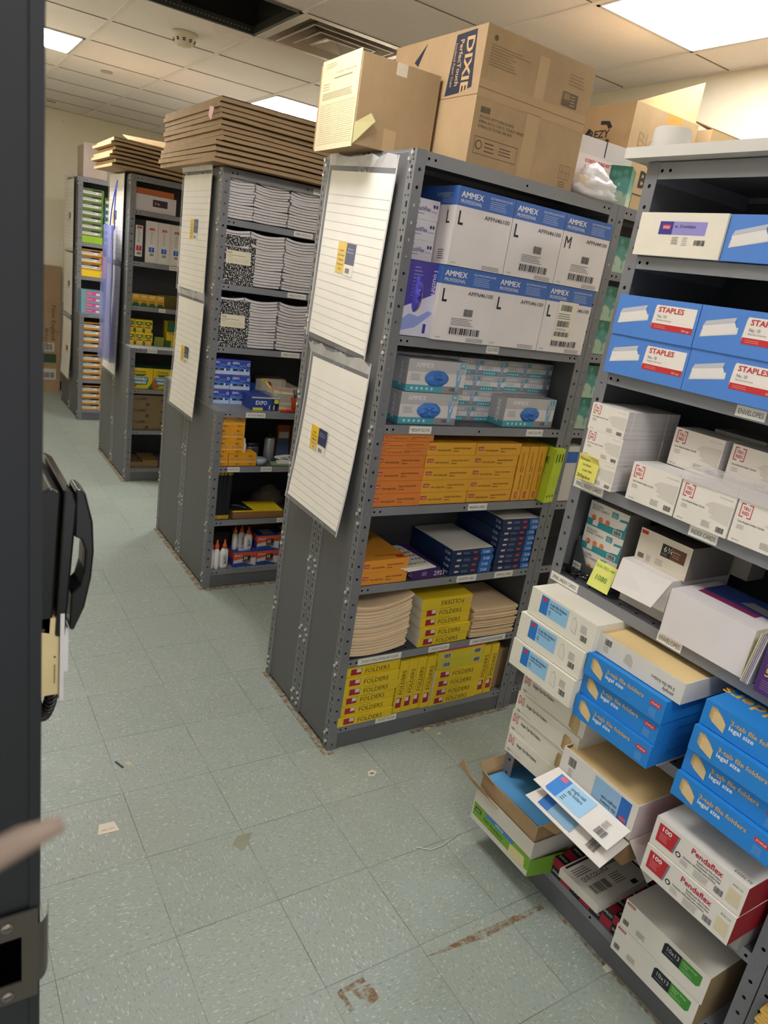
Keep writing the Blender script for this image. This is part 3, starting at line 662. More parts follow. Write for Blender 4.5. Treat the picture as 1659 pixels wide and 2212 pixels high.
for k in range(18): inst(fm[min(2, k // 6)], 'manila_folder', (.792 + random.uniform(-.003, .006) - (0), -.035 + random.uniform(-.006, .006), z + .013), 0, 'manila folder in the curved pile left of yellow boxes, %s' % nth(k, 99) if k < 16 else 'manila folder near the top of the left curved pile, %s' % ('under the topmost', 'topmost')[k - 16], 'folder', 'manila record folders, left pile'); z += .0118
fr = bent(.245, .24, .0062, .004, MF, 6, ME, -.004).data('manila_folder')
z = .4005
for k in range(13):
    if k == 4: z += .006
    inst(fr, 'manila_folder', (1.388 + random.uniform(-.004, .006), -.035 + random.uniform(-.008, .004), z + .0045), 0, 'manila folder in the pile right of yellow boxes, %s' % nth(k, 13), 'folder', 'manila record folders, right pile'); z += .0098
# yellow FOLDERS boxes
FY = '#DDBE22'
def d_fol(col=FY, flip=False):
    def f(b, w, d, h):
        F = b.front(0, w, 0, h)
        if flip:
            F.text('FOLDERS', .84, .68, .48, '#4A3D10', 2, .0, rot=PI, xs=1.0); F.rect(.86, .3, .97, .75, '#C8AE60', 1); return
        F.rect(.10, .16, .29, .80, '#9E1B32', 1); F.rect(.20, .40, .28, .78, '#D8CFC8', 2); F.text('FOLDERS', .35, .17, .46, '#4A3D10', 2, .0, width=.46); F.text('SCHOOL SMART', .36, .75, .10, '#6A5A18', 2, 0, width=.22)
    return f
fb = carton(.252, .24, .0418, {'all': FY, 'left': '#DCD2BC'}, d_fol()).data('folder_box'); fflip = carton(.252, .24, .0425, {'all': FY, 'left': '#DCD2BC'}, d_fol(flip=True)).data('folder_box')
for k in range(5): inst(fflip if k == 4 else fb, 'folder_box', (1.122 - .004 * k + random.uniform(-.003, .003), -.038 + random.uniform(-.006, .004), .3995 + k * .0432), random.uniform(-.02, .02), 'yellow folder box between manila piles, %s' % (nth(k, 5) + (', printed upside down' if k == 4 else '')), 'folder box', 'yellow folder boxes, middle shelf')
for k in range(6): inst(fb, 'folder_box', (.796 + random.uniform(-.004, .004), -.038 + random.uniform(-.005, .003), .1015 + k * .0432), random.uniform(-.012, .012), 'yellow folder box, left stack on bottom shelf, %s' % nth(k, 6), 'folder box', 'yellow folder boxes, bottom shelf')
fv = carton(.246, .24, .0425, {'all': FY, 'left': '#DCD2BC'}, d_fol()).data('folder_box')
for k in range(4): inst(fv, 'folder_box', (1.096 + k * .0452, -.036 + random.uniform(-.004, .004), .1015), (0, -PI / 2, 0), 'yellow folder box standing on end mid bottom shelf, %s from left' % nm5[k], 'folder box', 'yellow folder boxes standing on end')
def d_back(b, w, d, h):
    F = b.front(0, w, 0, h); F.rect(.1, .25, .28, .75, '#C9C3B8'); F.bars(.12, .3, .26, .7); F.rect(.75, .25, .92, .75, '#C9C3B8'); F.bars(.77, .3, .9, .7)
fk = carton(.252, .24, .045, {'all': '#C9BC2E', 'top': '#B02A2A'}, d_back).data('folder_box')
z = .1015
for k in range(6):
    me = fk if k >= 4 else fb
    inst(me, 'folder_box', (1.232 + random.uniform(-.003, .006) , -.045 + random.uniform(-.006, .004), z), random.uniform(-.01, .01), 'yellow folder box, right stack on bottom shelf, %s' % nth(k, 6), 'folder box', 'yellow folder boxes, bottom shelf'); z += .0432 if k < 4 else .0385 + .007
for k in range(2): inst(fv, 'folder_box', (1.533 + k * .0462, -.036, .1015), (0, -PI / 2, 0), 'yellow folder box standing on end beside the brown carton, %s' % ('left', 'right')[k], 'folder box', 'yellow folder boxes standing on end')
inst(carton(.088, .2, .2, CARD).data('cardboard_carton'), 'cardboard_carton', (1.584, -.01, .1015), 0, 'small plain brown carton at the right end of the bottom shelf', 'carton')
# teal tissue boxes on the hidden rack
CL = m_cloud()
tis = carton(.115, .115, .13, CL).data('tissue_box')
for x, z, lb in ((1.70, 1.9365, 'on the highest inner shelf'), (1.70, 1.6215, 'on the shelf below the highest'), (1.70, 1.7525, 'upper one below the highest shelf'), (1.70, 1.3135, 'on the glove-level shelf'), (1.70, 1.4445, 'stacked on the glove-level one'), (1.82, 1.3135, 'second along on the glove-level shelf'), (1.82, 1.6215, 'second along below the highest shelf')):
    inst(tis, 'tissue_box', (x, -.02, z), 0, 'teal tissue box in the rack right of the gloves, ' + lb, 'tissue box', 'teal tissue boxes')
inst(carton(.11, .2, .24, '#C9C4BC', lambda b, w, d, h: b.front(0, w, 0, h).rect(0, .7, 1, .9, '#2F62B0')).data('box'), 'box', (1.70, -.03, 1.0015), 0, 'white box with a blue band in the gap beside the lime packs', 'box')

# ------------------------------------------------------------------ tops of the nearest row
def d_c1(b, w, d, h):
    F = b.front(0, w, 0, h); F.rect(.36, 0, .52, .25, '#B4966E', 1); F.rect(.42, .86, .56, 1, '#CFC3AC', 1)
b = carton(.285, .312, .258, CARD, d_c1)
b.slab([(.12, .05, .258), (.285, .02, .258), (.27, .20, .292)], .004, CARDD)
t = inst(b.data('cardboard_carton'), 'cardboard_carton', (.657, .172, 2.1665), -.045, 'brown carton with a form taped to its side, overhanging the nearest rack', 'carton')
m = MB(); m.box(-.0025, 0, -.002, .285, .0, .275, CREAM); F = m.left(-.002, .285, 0, .275, -.0025)
F.lines(.1, .9, .5, .96, 3, '#A89A74', 1); F.text('STUDENT CUMULATIVE', .40, .82, .022, '#8C7F5C', 1, 0, width=.5); F.lines(.36, .76, .95, .80, 1, '#8C7F5C', 1); F.lines(.08, .66, .3, .75, 3, '#A89A74', 1); F.lines(.08, .56, .95, .64, 5, '#8C7F5C', 1, ragged=.15); F.lines(.05, .06, .97, .52, 20, '#A89A74', 1, ragged=0, th=.12)
for u in (.12, .3, .38, .58, .7): F.rect(u, .06, u + .003, .52, '#A89A74', 1)
m.build('taped_form', t, (-.001, .008, -.008))
m = MB(); m.slab([(-.003, -.001, .0), (-.003, -.001, .06), (.045, -.012, .095), (.062, -.014, .075), (.01, -.0015, .01)], .0008, mat('#D8CE94', .4)); m.build('tape', t)
def d_dx(b, w, d, h):
    F = b.front(0, w, 0, h)
    TP = '#A88A62'
    F.rect(.0, .49, 1, .62, TP, 1); F.rect(.45, 0, .57, .5, '#AD9068', 1); F.rect(.47, .62, .56, .93, '#AD9068', 1); F.rect(0, .555, 1, .559, '#5F4526', 2)
    K = '#54432F'
    F.lines(.05, .72, .40, .88, 8, '#7D6240', 2, ragged=.5); F.disc(.08, .92, .008, K, 2)
    F.lines(.76, .80, .96, .90, 4, '#7D6240', 2); F.rect(.73, .64, .88, .75, K, 2); F.bars(.74, .69, .80, .74, '#A98458', 3); F.lines(.81, .65, .87, .74, 4, '#A98458', 3)
    F.rect(.05, .385, .13, .43, K, 2); F.text('PACKED BOTTOMS DOWN', .05, .345, .022, K, 2, .01, width=.30); F.text('EMBALADOS CON EL FONDO ABAJO', .05, .31, .022, K, 2, .01, width=.40); F.text('EMBALLES FOND EN BAS', .05, .275, .022, K, 2, .01, width=.30)
    for a, c_, e, g in ((.04, .08, .42, .085), (.04, .205, .42, .21), (.04, .08, .043, .21), (.417, .08, .42, .21)): F.rect(a, c_, e, g, K, 2)
    F.disc(.08, .15, .014, K, 2); F.disc(.08, .15, .010, '#A5835A', 3); F.lines(.13, .10, .24, .19, 3, K, 2); F.lines(.26, .11, .40, .18, 3, K, 2)
    for k in range(4): F.rect(.84 + k * .035, .08, .842 + k * .035, .19, K, 2)
    for k in range(3): F.rect(.84, .08 + k * .055, .947, .083 + k * .055, K, 2)
    F.lines(.85, .01, .94, .065, 3, K, 2)
    S = b.left(0, d, 0, h); N = '#1F2436'
    S.poly([(.66, .52), (.70, .97), (.90, 1 - .02), (.93, .56), (.80, .53)], N, 1)
    S.text('DIXIE', .815, .945, .095, '#B89468', 2, .05, rot=-PI / 2, xs=1.25); S.text('PerfecTouch', .748, .93, .048, '#B89468', 2, .03, rot=-PI / 2, xs=.98); S.text('Insulated Paper Cups', .70, .91, .028, '#B89468', 2, .01, rot=-PI / 2, xs=.95)
    S.poly([(.25, .84), (.38, .97), (.30, .80)], N, 1); S.rect(0, .5, 1, .505, '#7B5C38', 2); S.rect(0, .40, .3, .49, TP, 1)
inst(carton(.485, .50, .385, CARD, d_dx).data('cardboard_carton'), 'cardboard_carton', (.958, -.028, 2.1665), .02, 'large taped brown paper-cup carton on top of the nearest rack', 'carton')
def open_box(w, d, h, mo, mi, t=.003, flaps=()):
    b = MB(); b.box(0, w, 0, d, 0, t, {'all': mo, 'top': mi})
    b.box(0, w, 0, t, t, h, {'all': mo, 'back': mi}); b.box(0, w, d - t, d, t, h, {'all': mo, 'front': mi}); b.box(0, t, t, d - t, t, h, {'all': mo, 'right': mi}); b.box(w - t, w, t, d - t, t, h, {'all': mo, 'left': mi})
    return b
b = MB(); b.box(0, .38, 0, .42, 0, .385, CARDL); F = b.front(0, .38, 0, .385)
S = b.left(0, .42, 0, .385); K = '#1E1A16'
for a in range(3):
    th = 2 * PI * a / 3 + .5; S.poly([(.62 + .17 * math.cos(th + q) * r_, .72 + .13 * math.sin(th + q) * r_) for q, r_ in ((0, 1), (.5, 1.1), (1.1, 1), (1.1, .72), (.5, .8), (0, .72))], K, 1)
S.text('REZY', .62, .69, .07, K, 3, .03, 1, 0, 'c', .26)
F.text('Be', .27, .27, .15, K, 2, .05); F.text('Bldg Rolls', .12, .62, .14, '#9A8060', 2, -.01, width=.8); F.rect(.50, .42, .72, 1.0, '#C98F3E', 1); F.rect(.22, .19, .9, .20, K, 2); F.rect(.22, 0, .23, .19, K, 2)
t = inst(b.data('cardboard_carton'), 'cardboard_carton', (1.79, .09, 2.1665), 0, 'brown carton with recycling mark and raised flap behind the teal tissue box', 'carton')
m = MB(); m.slab([(.38, .02, .385), (.38, .42, .385), (.386, .44, .50), (.39, .03, .545)], .004, CARDL); m.build('flap', t)
def d_cp(b, w, d, h):
    F = b.front(0, w, 0, h); F.rect(0, .72, 1, 1, '#C9C2C0'); F.rect(.50, .74, .52, 1, '#2A2850', 2); F.text('copy paper', .2, .60, .08, '#B52A30', 2, .03, width=.45); F.text('20% recycled', .2, .5, .05, '#B52A30', 2, .01, width=.4); F.text('8½ x 11', .72, .40, .12, '#B52A30', 2, .03, width=.25)
inst(carton(.29, .2, .205, '#D6CCC8', d_cp).data('paper_carton'), 'paper_carton', (1.485, .05, 2.1665), -.05, 'white copy paper carton with red printing behind the plastic bag', 'carton')
inst(carton(.125, .118, .138, CL).data('tissue_box'), 'tissue_box', (1.722, -.025, 2.1665), .60, 'teal cloud-print tissue box on top of the rack beside the plastic bag', 'tissue box')
# crumpled plastic bag, paper roll
def blob(w, d, h, m, seed, n=22, k=14, amp=.12):
    r = random.Random(seed); b = MB(); V = []
    for j in range(k + 1):
        q = j / k; R = math.sin(PI * (.5 + q * .5)) ** .7 if q < .999 else .05
        for i in range(n):
            a = 2 * PI * i / n; rr = max(.03, R) * (1 + amp * math.sin(5 * a + j) * r.random() + r.uniform(-amp, amp) * .6)
            V.append((w / 2 * rr * math.cos(a), d / 2 * rr * math.sin(a), h * q))
    F = [(j * n + i, j * n + (i + 1) % n, (j + 1) * n + (i + 1) % n, (j + 1) * n + i) for j in range(k) for i in range(n)] + [tuple(range(n))[::-1]]
    b.mesh(V, F, m, True); return b
inst(blob(.20, .15, .118, m_clear(.55, '#F2F0F2', .2), 4, amp=.24).data('plastic_bag'), 'plastic_bag', (1.555, .0, 2.1665), 0, 'crumpled white plastic bag at the rack edge by the teal tissue box', 'bag')
b = MB(); b.tube([(0, 0, 0), (.06, 0, 0)], .033, mat('#CDBB9C', .7), 18); b.tube([(.0605, 0, 0), (.061, 0, 0)], .018, mat('#5A5048', .9), 14)
inst(b.data('tape_roll'), 'tape_roll', (1.475, -.008, 2.20), .1, 'beige roll lying on its side against the big carton', 'roll')
b = MB(); b.lathe([(.048, 0), (.051, .004), (.051, .096), (.046, .101), (.022, .101), (.02, .09)], mat('#DAD6D0', .9, vary=.08), n=28)
inst(b.data('paper_towel_roll'), 'paper_towel_roll', (1.25, -.562, 2.1855), 0, 'white paper roll standing on the white board', 'paper roll')
b = carton(.30, .25, .395, CARDL, lambda b, w, d, h: (b.front(0, w, 0, h).text('Blad', .1, .86, .05, '#8A6A40', 2, -.01), b.left(0, d, 0, h).lines(.1, .84, .4, .9, 2, '#4A3A20')))
b.slab([(0, 0, .395), (.3, 0, .395), (.3, .12, .41), (0, .12, .44)], .004, CARDD)
inst(b.data('cardboard_carton'), 'cardboard_carton', (2.275, .10, 2.1665), 0, 'brown carton against the right wall beyond the paper roll', 'carton')

# flattened carton stacks
def flatbox(w, d, th, seed, warp=.012):
    r = random.Random(seed); b = MB(); n = 10; V = []
    for i in range(n + 1):
        for y in (0, d):
            z = warp * math.sin(3 * i / n + seed) * (1 if y == 0 else .6) + r.uniform(-.0012, .0012)
            V += [(w * i / n, y, z), (w * i / n, y, z + th * .78)]
    for i in range(n):
        a, c = 4 * i, 4 * i + 4
        b.mesh([V[j] for j in (a, a + 1, a + 2, a + 3, c, c + 1, c + 2, c + 3)], [(0, 4, 5, 1), (2, 3, 7, 6), (1, 5, 7, 3), (0, 2, 6, 4)], CARD)
        b.mesh([(V[a][0], -.0006, V[a][2] + th * .60), (V[c][0], -.0006, V[c][2] + th * .60), (V[c][0], -.0006, V[c][2] + th * .78), (V[a][0], -.0006, V[a][2] + th * .78)], [(0, 1, 2, 3)], mat('#33210F', .9))  # dark strip paints the shaded gap below the next carton
    b.mesh([V[j] for j in (0, 1, 2, 3)], [(0, 1, 3, 2)], CARDL); e = 4 * n; b.mesh([V[e + j] for j in (0, 1, 2, 3)], [(0, 2, 3, 1)], CARDL)
    return b
for k in range(12):
    me = flatbox(.98, .94, .0265, k * .3, .003).data('flattened_carton')
    inst(me, 'flattened_carton', (.695 + .006 * math.sin(k * 1.7) + (.02 if 3 < k < 8 else 0) + k * .001, 1.572 + random.uniform(-.016, .016), 2.178 + k * .0235), random.uniform(-.012, .012), 'flattened carton in the thick stack on the second row, %s' % nth(k, 12), 'flattened carton', 'flattened cartons on the second row')
b = MB(); b.slab([(-.002, .06, -.0), (-.002, .18, .01), (-.006, .14, -.05), (-.004, .08, -.045)], .0006, mat('#D98A74', .5))
b2 = MB(); b2.slab([(0, 0, 0), (0, .06, .012), (0, .075, -.03), (0, .03, -.052)], .001, mat('#D58068', .5)); F = b2.left(0, .06, -.04, .0, -.001)
inst(b2.data('torn_tape'), 'torn_tape', (.683, 1.60, 2.405), 0, 'torn orange tape stuck to the near corner of the flattened carton stack', 'tape')
for k in range(7):
    me = flatbox(.60, .62, .024, 1.2 + k * .08, .007).data('flattened_carton')
    inst(me, 'flattened_carton', (.655 + .02 * math.sin(k * 2.1) , 3.52 + random.uniform(-.02, .02), 2.212 + k * .0262), random.uniform(-.025, .025), 'warped flattened carton on the third row, %s' % nth(k, 7), 'flattened carton', 'flattened cartons on the third row')
b = MB(); b.slab([(0, 0, 0), (.36, 0, 0), (.36, .10, .05), (0, .12, .035)], .004, CARDL); 
inst(b.data('cardboard_sheet'), 'cardboard_sheet', (.76, 3.55, 2.400), .1, 'bent cardboard sheet lying on the loose stack of the third row', 'cardboard')
b = MB(); F = None
PK = mat('#B08A70', .6)
for k in range(4): b.box(k * .05, k * .05 + .048, 0, .3, 0, .275 + (.01 if k % 2 else 0), PK)
t = inst(b.data('paper_bundle'), 'paper_bundle', (.855, 5.62, 2.237), 0, 'shrink-wrapped brown bundle standing on the fourth row', 'bundle')
m = MB(); m.box(-.004, .204, -.004, .304, .002, .292, m_clear(.28, '#FFFFFF', .08)); m.build('shrink_wrap', t)
# tall carton at far wall
def d_ne(b, w, d, h):
    F = b.front(0, w, 0, h); F.text('New England', .78, .70, .032, '#4A3620', 2, .0, rot=-PI / 2, xs=1.15); F.text('Arbors', .62, .52, .030, '#4A3620', 2, .0, rot=-PI / 2, xs=1.1)
    F.rect(.55, .33, .85, .40, '#C9C2B4'); F.bars(.6, .34, .8, .39, seed=3); F.rect(.5, .24, .9, .31, '#2E4A2A'); F.rect(.5, .10, .9, .19, '#C9C2B4'); F.bars(.55, .115, .85, .16)
    F.rect(0, .49, 1, .493, '#6A4E2C')
inst(carton(.42, .1, 1.36, CARD, d_ne).data('cardboard_carton'), 'cardboard_carton', (.44, 6.76, .0), 0, 'tall narrow brown carton standing on the floor by the far wall', 'carton')

# ------------------------------------------------------------------ notebook pages on the end panels
def page(loc, w, h, label, st=(.30, .50, .68), tilt=0, roll=0, curl=.0, sleeve=True):
    """hangs on a panel facing -X; local x runs from far to near edge"""
    t = empty('notebook_page', loc, (0, 0, -PI / 2)); t.rotation_euler = (0, roll, -PI / 2); tag(t, label, 'notebook page', 'lined notebook pages on the end panels')
    m = MB(); n = 10; y = lambda v: -.012 - curl * (1 - v) ** 2
    for i in range(n):
        a, c = i / n, (i + 1) / n
        m.face([(0, y(a), a * h), (w, y(a), a * h), (w, y(c), c * h), (0, y(c), c * h)], mat('#EFEAE0', .6))
        m.face([(0, y(a) + .003, a * h), (w, y(a) + .003, a * h), (w, y(c) + .003, c * h), (0, y(c) + .003, c * h)], mat('#D8D0BC', .6))
    for k in range(17):
        v = .03 + k * .052; m.face([(.004, y(v) - .0004, v * h), (w - .004, y(v) - .0004, v * h), (w - .004, y(v) - .0004, v * h + .0016), (.004, y(v) - .0004, v * h + .0016)], mat('#A9A7A4', .6))
    m.build('page', t)
    u, v0, v1 = st; s_ = MB(); sw, sh = .135, (v1 - v0) * h * .75
    s_.box(u * w, u * w + .062, y(v0) - .0022, y(v0) - .0006, v0 * h, v0 * h + sh, '#E8C12A'); s_.box(u * w + .062, u * w + .125, y(v0) - .0022, y(v0) - .0006, v0 * h + sh * .32, v0 * h + sh, '#25305C'); s_.box(u * w + .062, u * w + .125, y(v0) - .0022, y(v0) - .0006, v0 * h - .005, v0 * h + sh * .32, '#E4DFD4')
    F = s_.front(u * w, u * w + .125, v0 * h, v0 * h + sh, y(v0) - .0022)
    for i, tx in enumerate(('Jumbo', 'Dry Erase', 'Magnetic', 'Notebook', 'Page')): F.text(tx, .25, .70 - i * .15, .075, '#4A3A10', 1, .01, 1, 0, 'c')
    F.text('Electric', .74, .80, .055, '#B8C0DC', 1, 0, 1, 0, 'c', .30); F.text('Education', .74, .70, .055, '#B8C0DC', 1, 0, 1, 0, 'c', .36); F.bars(.58, .04, .82, .2, l=1); s_.build('sticker', t)
    if sleeve:
        m = MB(); g = .016; PL = m_clear(.13, '#F4F6FF', .1); rr_ = random.Random(int(w * 1e5))
        for i in range(n):
            a, c = i / n, (i + 1) / n; zz = lambda q: -.016 + q * (h + .070)
            m.face([(-g, y(a) - .0035, zz(a)), (w + g, y(a) - .0035, zz(a)), (w + g, y(c) - .0035, zz(c)), (-g, y(c) - .0035, zz(c))], PL, None, True)
        ED = m_clear(.6, '#F4F2F4', .2)
        for x0_, x1_ in ((-g, -g + .007), (w + g - .007, w + g)):
            for i in range(n):
                a, c = i / n, (i + 1) / n; m.face([(x0_, y(a) - .0045, zz(a)), (x1_, y(a) - .0045, zz(a)), (x1_, y(c) - .0045, zz(c)), (x0_, y(c) - .0045, zz(c))], ED)
        N_ = 9; top_ = [(-g + (w + 2 * g) * k / N_, y(1) - .008 - rr_.random() * .012, h + .052 + rr_.uniform(-.012, .012)) for k in range(N_ + 1)]; bot_ = [(-g + (w + 2 * g) * k / N_, y(1) - .0045, h + .016) for k in range(N_ + 1)]
        for k in range(N_): m.face([bot_[k], bot_[k + 1], top_[k + 1], top_[k]], ED)
        m.build('plastic_sleeve', t)
    return t
# (x, far-edge y, bottom z)
page((X1 - .004, .50, 1.545), .43, .57, 'large lined page in clear plastic, upper one on the nearest end panel', (.32, .42, .66), roll=.055)
page((X1 - .004, .452, .905), .415, .555, 'large lined page in clear plastic, lower one on the nearest end panel', (.22, .40, .62), curl=.035, roll=.02)
page((X2 - .004, 2.215, 1.56), .45, .58, 'lined page in plastic, upper one on the second row end', (.36, .45, .68))
page((X2 - .008, 2.17, .905), .43, .605, 'lined page in plastic, lower one on the second row end', (.30, .43, .63), curl=.02)
page((X3 - .004, 4.19, 1.60), .46, .60, 'lined page in plastic behind the hanging blue sleeves', (.30, .42, .64))
page((X3 - .006, 4.18, .76), .44, .80, 'cloudy plastic-covered page low on the third row end', (.1, .1, .12), curl=.015)
page((X4 - .004, 6.20, 1.57), .46, .64, 'narrow-looking page on the farthest row end, top of three', (.45, .42, .58))
page((X4 - .004, 6.20, .97), .46, .58, 'narrow-looking page on the farthest row end, middle of three', (.45, .42, .58))
page((X4 - .006, 6.20, .34), .46, .58, 'narrow-looking page on the farthest row end, lowest of three', (.45, .42, .58), curl=.02)
# blue plastic sleeves hanging from a cord
t = empty('hanging_plastic_sleeves', (X3 - .055, 3.80, 1.84)); tag(t, 'bundle of clear blue plastic sleeves hanging by a blue cord', 'plastic sleeves')
for k in range(5):
    m = MB(); n = 12; V = []
    for i in range(n + 1):
        z = -.98 * i / n
        for j in range(4): V.append((-.012 * k - .02 * math.sin(j * 1.6 + k), -.10 - .05 * i / n + (.20 + .12 * i / n) * j / 3 + .02 * math.sin(i * .8 + k), z))
    m.mesh(V, [(i * 4 + j, i * 4 + j + 1, i * 4 + j + 5, i * 4 + j + 4) for i in range(n) for j in range(3)], m_clear(.42, ('#5468C4', '#B4BCDC')[k % 2], .15), True); m.build('sleeve', t)
m = MB(); m.tube([(-.02, .06, 0), (-.03, -.02, .10), (-.03, -.09, .2), (-.02, -.12, .30), (-.03, -.13, .2), (-.03, -.11, .08), (-.03, -.13, -.02), (-.02, -.05, -.03)], .004, mat('#1E3FC8', .4), 6); m.build('cord', t)

# ------------------------------------------------------------------ second row contents
PG = m_pages('#DAD4D4', 'nbp', 500)
def notebook(w=.182, d=.235, th=.0132, sag=.008):
    b = MB(); n = 8
    def z(q): return -sag * 4 * q * (1 - q) * (1.15 - .4 * q)
    for i in range(n):
        a, c = i / n, (i + 1) / n; A, C_ = z(a), z(c); x0, x1 = a * w, c * w
        b.face([(x0, 0, A + .0006), (x1, 0, C_ + .0006), (x1, 0, C_ + th - .0018), (x0, 0, A + th - .0018)], PG)
        b.face([(x0, -.0005, A + th - .0018), (x1, -.0005, C_ + th - .0018), (x1, -.0005, C_ + th - .0007), (x0, -.0005, A + th - .0007)], BLACK)
        b.face([(x0, -.0005, A + th - .0009), (x1, -.0005, C_ + th - .0009), (x1, d, C_ + th - .0009), (x0, d, A + th - .0009)], m_marble())
        b.face([(x0, 0, A), (x1, 0, C_), (x1, d, C_), (x0, d, A)], BLACK); b.face([(x0, d, A), (x1, d, C_), (x1, d, C_ + th), (x0, d, A + th)], BLACK)
    b.face([(0, 0, 0), (0, d, 0), (0, d, th - .001), (0, 0, th - .001)], PG); b.face([(w, 0, 0), (w, d, 0), (w, d, th - .001), (w, 0, th - .001)], PG)
    return b.data('composition_notebook')
NB = [notebook(sag=s_) for s_ in (.003, .007, .011)]
YU = 1.475 + .175 + .005
shn = {1.944: 'top', 1.631: 'second', 1.313: 'third'}
for z0, ncount in ((1.944, 14), (1.631, 18), (1.313, 17)):
    for c, (x, ww) in enumerate(((.776, .16), (.945, .19), (1.14, .18))):
        z = z0 + .0065; nn = ncount
        if z0 < 1.5: nn = 17 if c < 2 else 16
        for k in range(nn):
            hh = (.188 if z0 > 1.9 else .262 if z0 > 1.5 else .25) / nn
            o = inst(NB[min(2, k * 3 // nn)], 'composition_notebook', (x + random.uniform(-.004, .004) + (.006 if k % 5 == 3 else 0), YU + .012 + random.uniform(-.004, .004), z + (.004 if k * 3 // nn else 0)), 0,
                 'notebook in the %s pile of the %s notebook shelf, %s' % (('left', 'middle', 'right')[c], shn[z0], (nth(k, nn) if k < 16 else 'just below the topmost' if k < nn - 1 else 'topmost')), 'notebook', 'composition notebooks lying in piles')
            if c == 0: o.scale = (.9, 1, hh / .0132)
            else: o.scale = (1.02, 1, hh / .0132)
            z += hh
def standing(w, h):
    b = MB(); b.box(0, w, 0, .012, 0, h, {'all': m_marble(), 'top': PG, 'left': BLACK, 'right': PG}); F = b.front(0, w, 0, h)
    F.rect(.14, .42, .88, .70, '#1A1A1C', 1); F.rect(.15, .425, .87, .695, '#DAD2B8', 2); F.text('Staples', .18, .635, .028, '#2A2620', 3, .02); F.text('Composition Notebook', .18, .585, .022, '#2A2620', 3, .01, width=.52); F.text('College Ruled', .18, .555, .014, '#2A2620', 3)
    for v in (.47, .50, .53): F.rect(.2, v, .82, v + .003, '#6A6450', 3)
    return b.data('composition_notebook')
sn = standing(.185, .238)
inst(sn, 'composition_notebook', (.790, YU + .002, 1.6315), (math.radians(-2), 0, 0), 'marbled black and white notebook standing at the front of the second notebook shelf', 'notebook'); inst(sn, 'composition_notebook', (.788, YU + .002, 1.3135), (math.radians(-2), 0, 0), 'marbled black and white notebook standing at the front of the third notebook shelf', 'notebook')
EB = '#2C49A0'
def d_expo(b, w, d, h):
    F = b.front(0, w, 0, h); F.poly([(0, 0), (1, 0), (1, .25), (.4, .3), (0, .42)], '#A9C2E6', 1); F.poly([(0, .42), (.4, .3), (1, .25), (1, .40), (0, .62)], '#4A78C8', 1); F.text('EXPO', .10, .70, .15, '#DFE6F2', 2, .03, width=.34); F.rect(.12, .925, .98, .945, '#B04A88', 2)
    F.disc(.90, .72, .008, '#DDE3F0', 2); F.disc(.90, .72, .005, EB, 3); F.lines(.45, .55, .9, .68, 3, '#8FA4D4', 2)
    F.rect(.10, .25, .88, .38, '#16182A', 2); F.rect(.68, .24, .78, .39, '#D9D9DC', 3); F.text('EXPO', .34, .28, .07, '#C8CCDA', 3, .01); F.rect(.04, .27, .12, .36, '#D9D9DC', 3)
ex = carton(.112, .09, .0795, EB, d_expo).data('marker_box')
YL = 1.475
for c, x in enumerate((.788, .902)):
    for r in range(3): inst(ex, 'marker_box', (x - .003 * r + random.uniform(-.002, .002), 1.665 + random.uniform(-.004, .004), 1.006 + r * .080), random.uniform(-.02, .02), 'blue dry erase marker box, %s column on the ledge, %s' % (('left', 'right')[c], nth(r, 3)), 'marker box', 'blue marker boxes')
def d_exb(b, w, d, h):
    F = b.front(0, w, 0, h); F.text('EXPO', .14, .42, .30, '#DFE6F2', 2, .03, width=.42); F.rect(.82, .55, .98, .85, '#D9D03A', 1); F.rect(.06, .0, .42, .2, '#D9D03A', 2); F.rect(0, .9, 1, 1, '#C9C2B0', 1)
    for k in range(12): F.disc(.66 + (k % 4) * .08, .12 + (k // 4) * .12, .004, ('#DADADC', '#202028')[k % 2], 2)
inst(carton(.16, .20, .072, '#27408F', d_exb).data('marker_box'), 'marker_box', (.975, 1.53, 1.006), 0, 'wide open blue marker box at the ledge front', 'marker box')
# clear bin with highlighters
t = empty('clear_bin', (1.09, 1.53, 1.006)); tag(t, 'clear plastic bin at the ledge front holding highlighters', 'bin')
m = MB(); P_ = m_clear(.22, '#E8E4D8', .08)
for b_ in ((0, .16, 0, .003, 0, .13), (0, .16, .237, .24, 0, .13), (0, .003, 0, .24, 0, .13), (.157, .16, 0, .24, 0, .13), (0, .16, 0, .24, 0, .003), (0, .16, .0, .003, .060, .064)): m.box(*b_, P_)
m.build('shell', t)
hm = MB(); hm.tube([(0, 0, 0), (.10, 0, 0), (.105, 0, 0), (.13, 0, 0)], [.007, .007, .008, .008], mat('#E2CF1E', .4), 8); hmd = hm.data('highlighter'); hr = MB(); hr.tube([(0, 0, 0), (.12, 0, 0)], .006, mat('#B02228', .4), 8); hrd = hr.data('highlighter')
for k in range(14):
    red = k > 10
    inst(hrd if red else hmd, 'highlighter', (1.10 + (k % 5) * .014, 1.545 + (k // 5) * .018, 1.02 + (k // 5) * .017 + (.062 if k > 6 else 0)), (0, random.uniform(-.15, .15), random.uniform(-.1, .1) + (PI / 2.3 if k % 3 else 0)), ('red marker' if red else 'yellow highlighter') + ' lying in the clear bin on the ledge', 'highlighter', 'yellow highlighters in the clear bin' if not red else 'red markers in the clear bin')
b = MB(); b.lathe([(.024, 0), (.034, .08), (.036, .082), (.033, .082), (.022, .004)], mat('#D4561E', .45), n=10); inst(b.data('pen_cup'), 'pen_cup', (1.23, 1.51, 1.006), 0, 'orange plastic pen cup at the ledge front', 'cup')
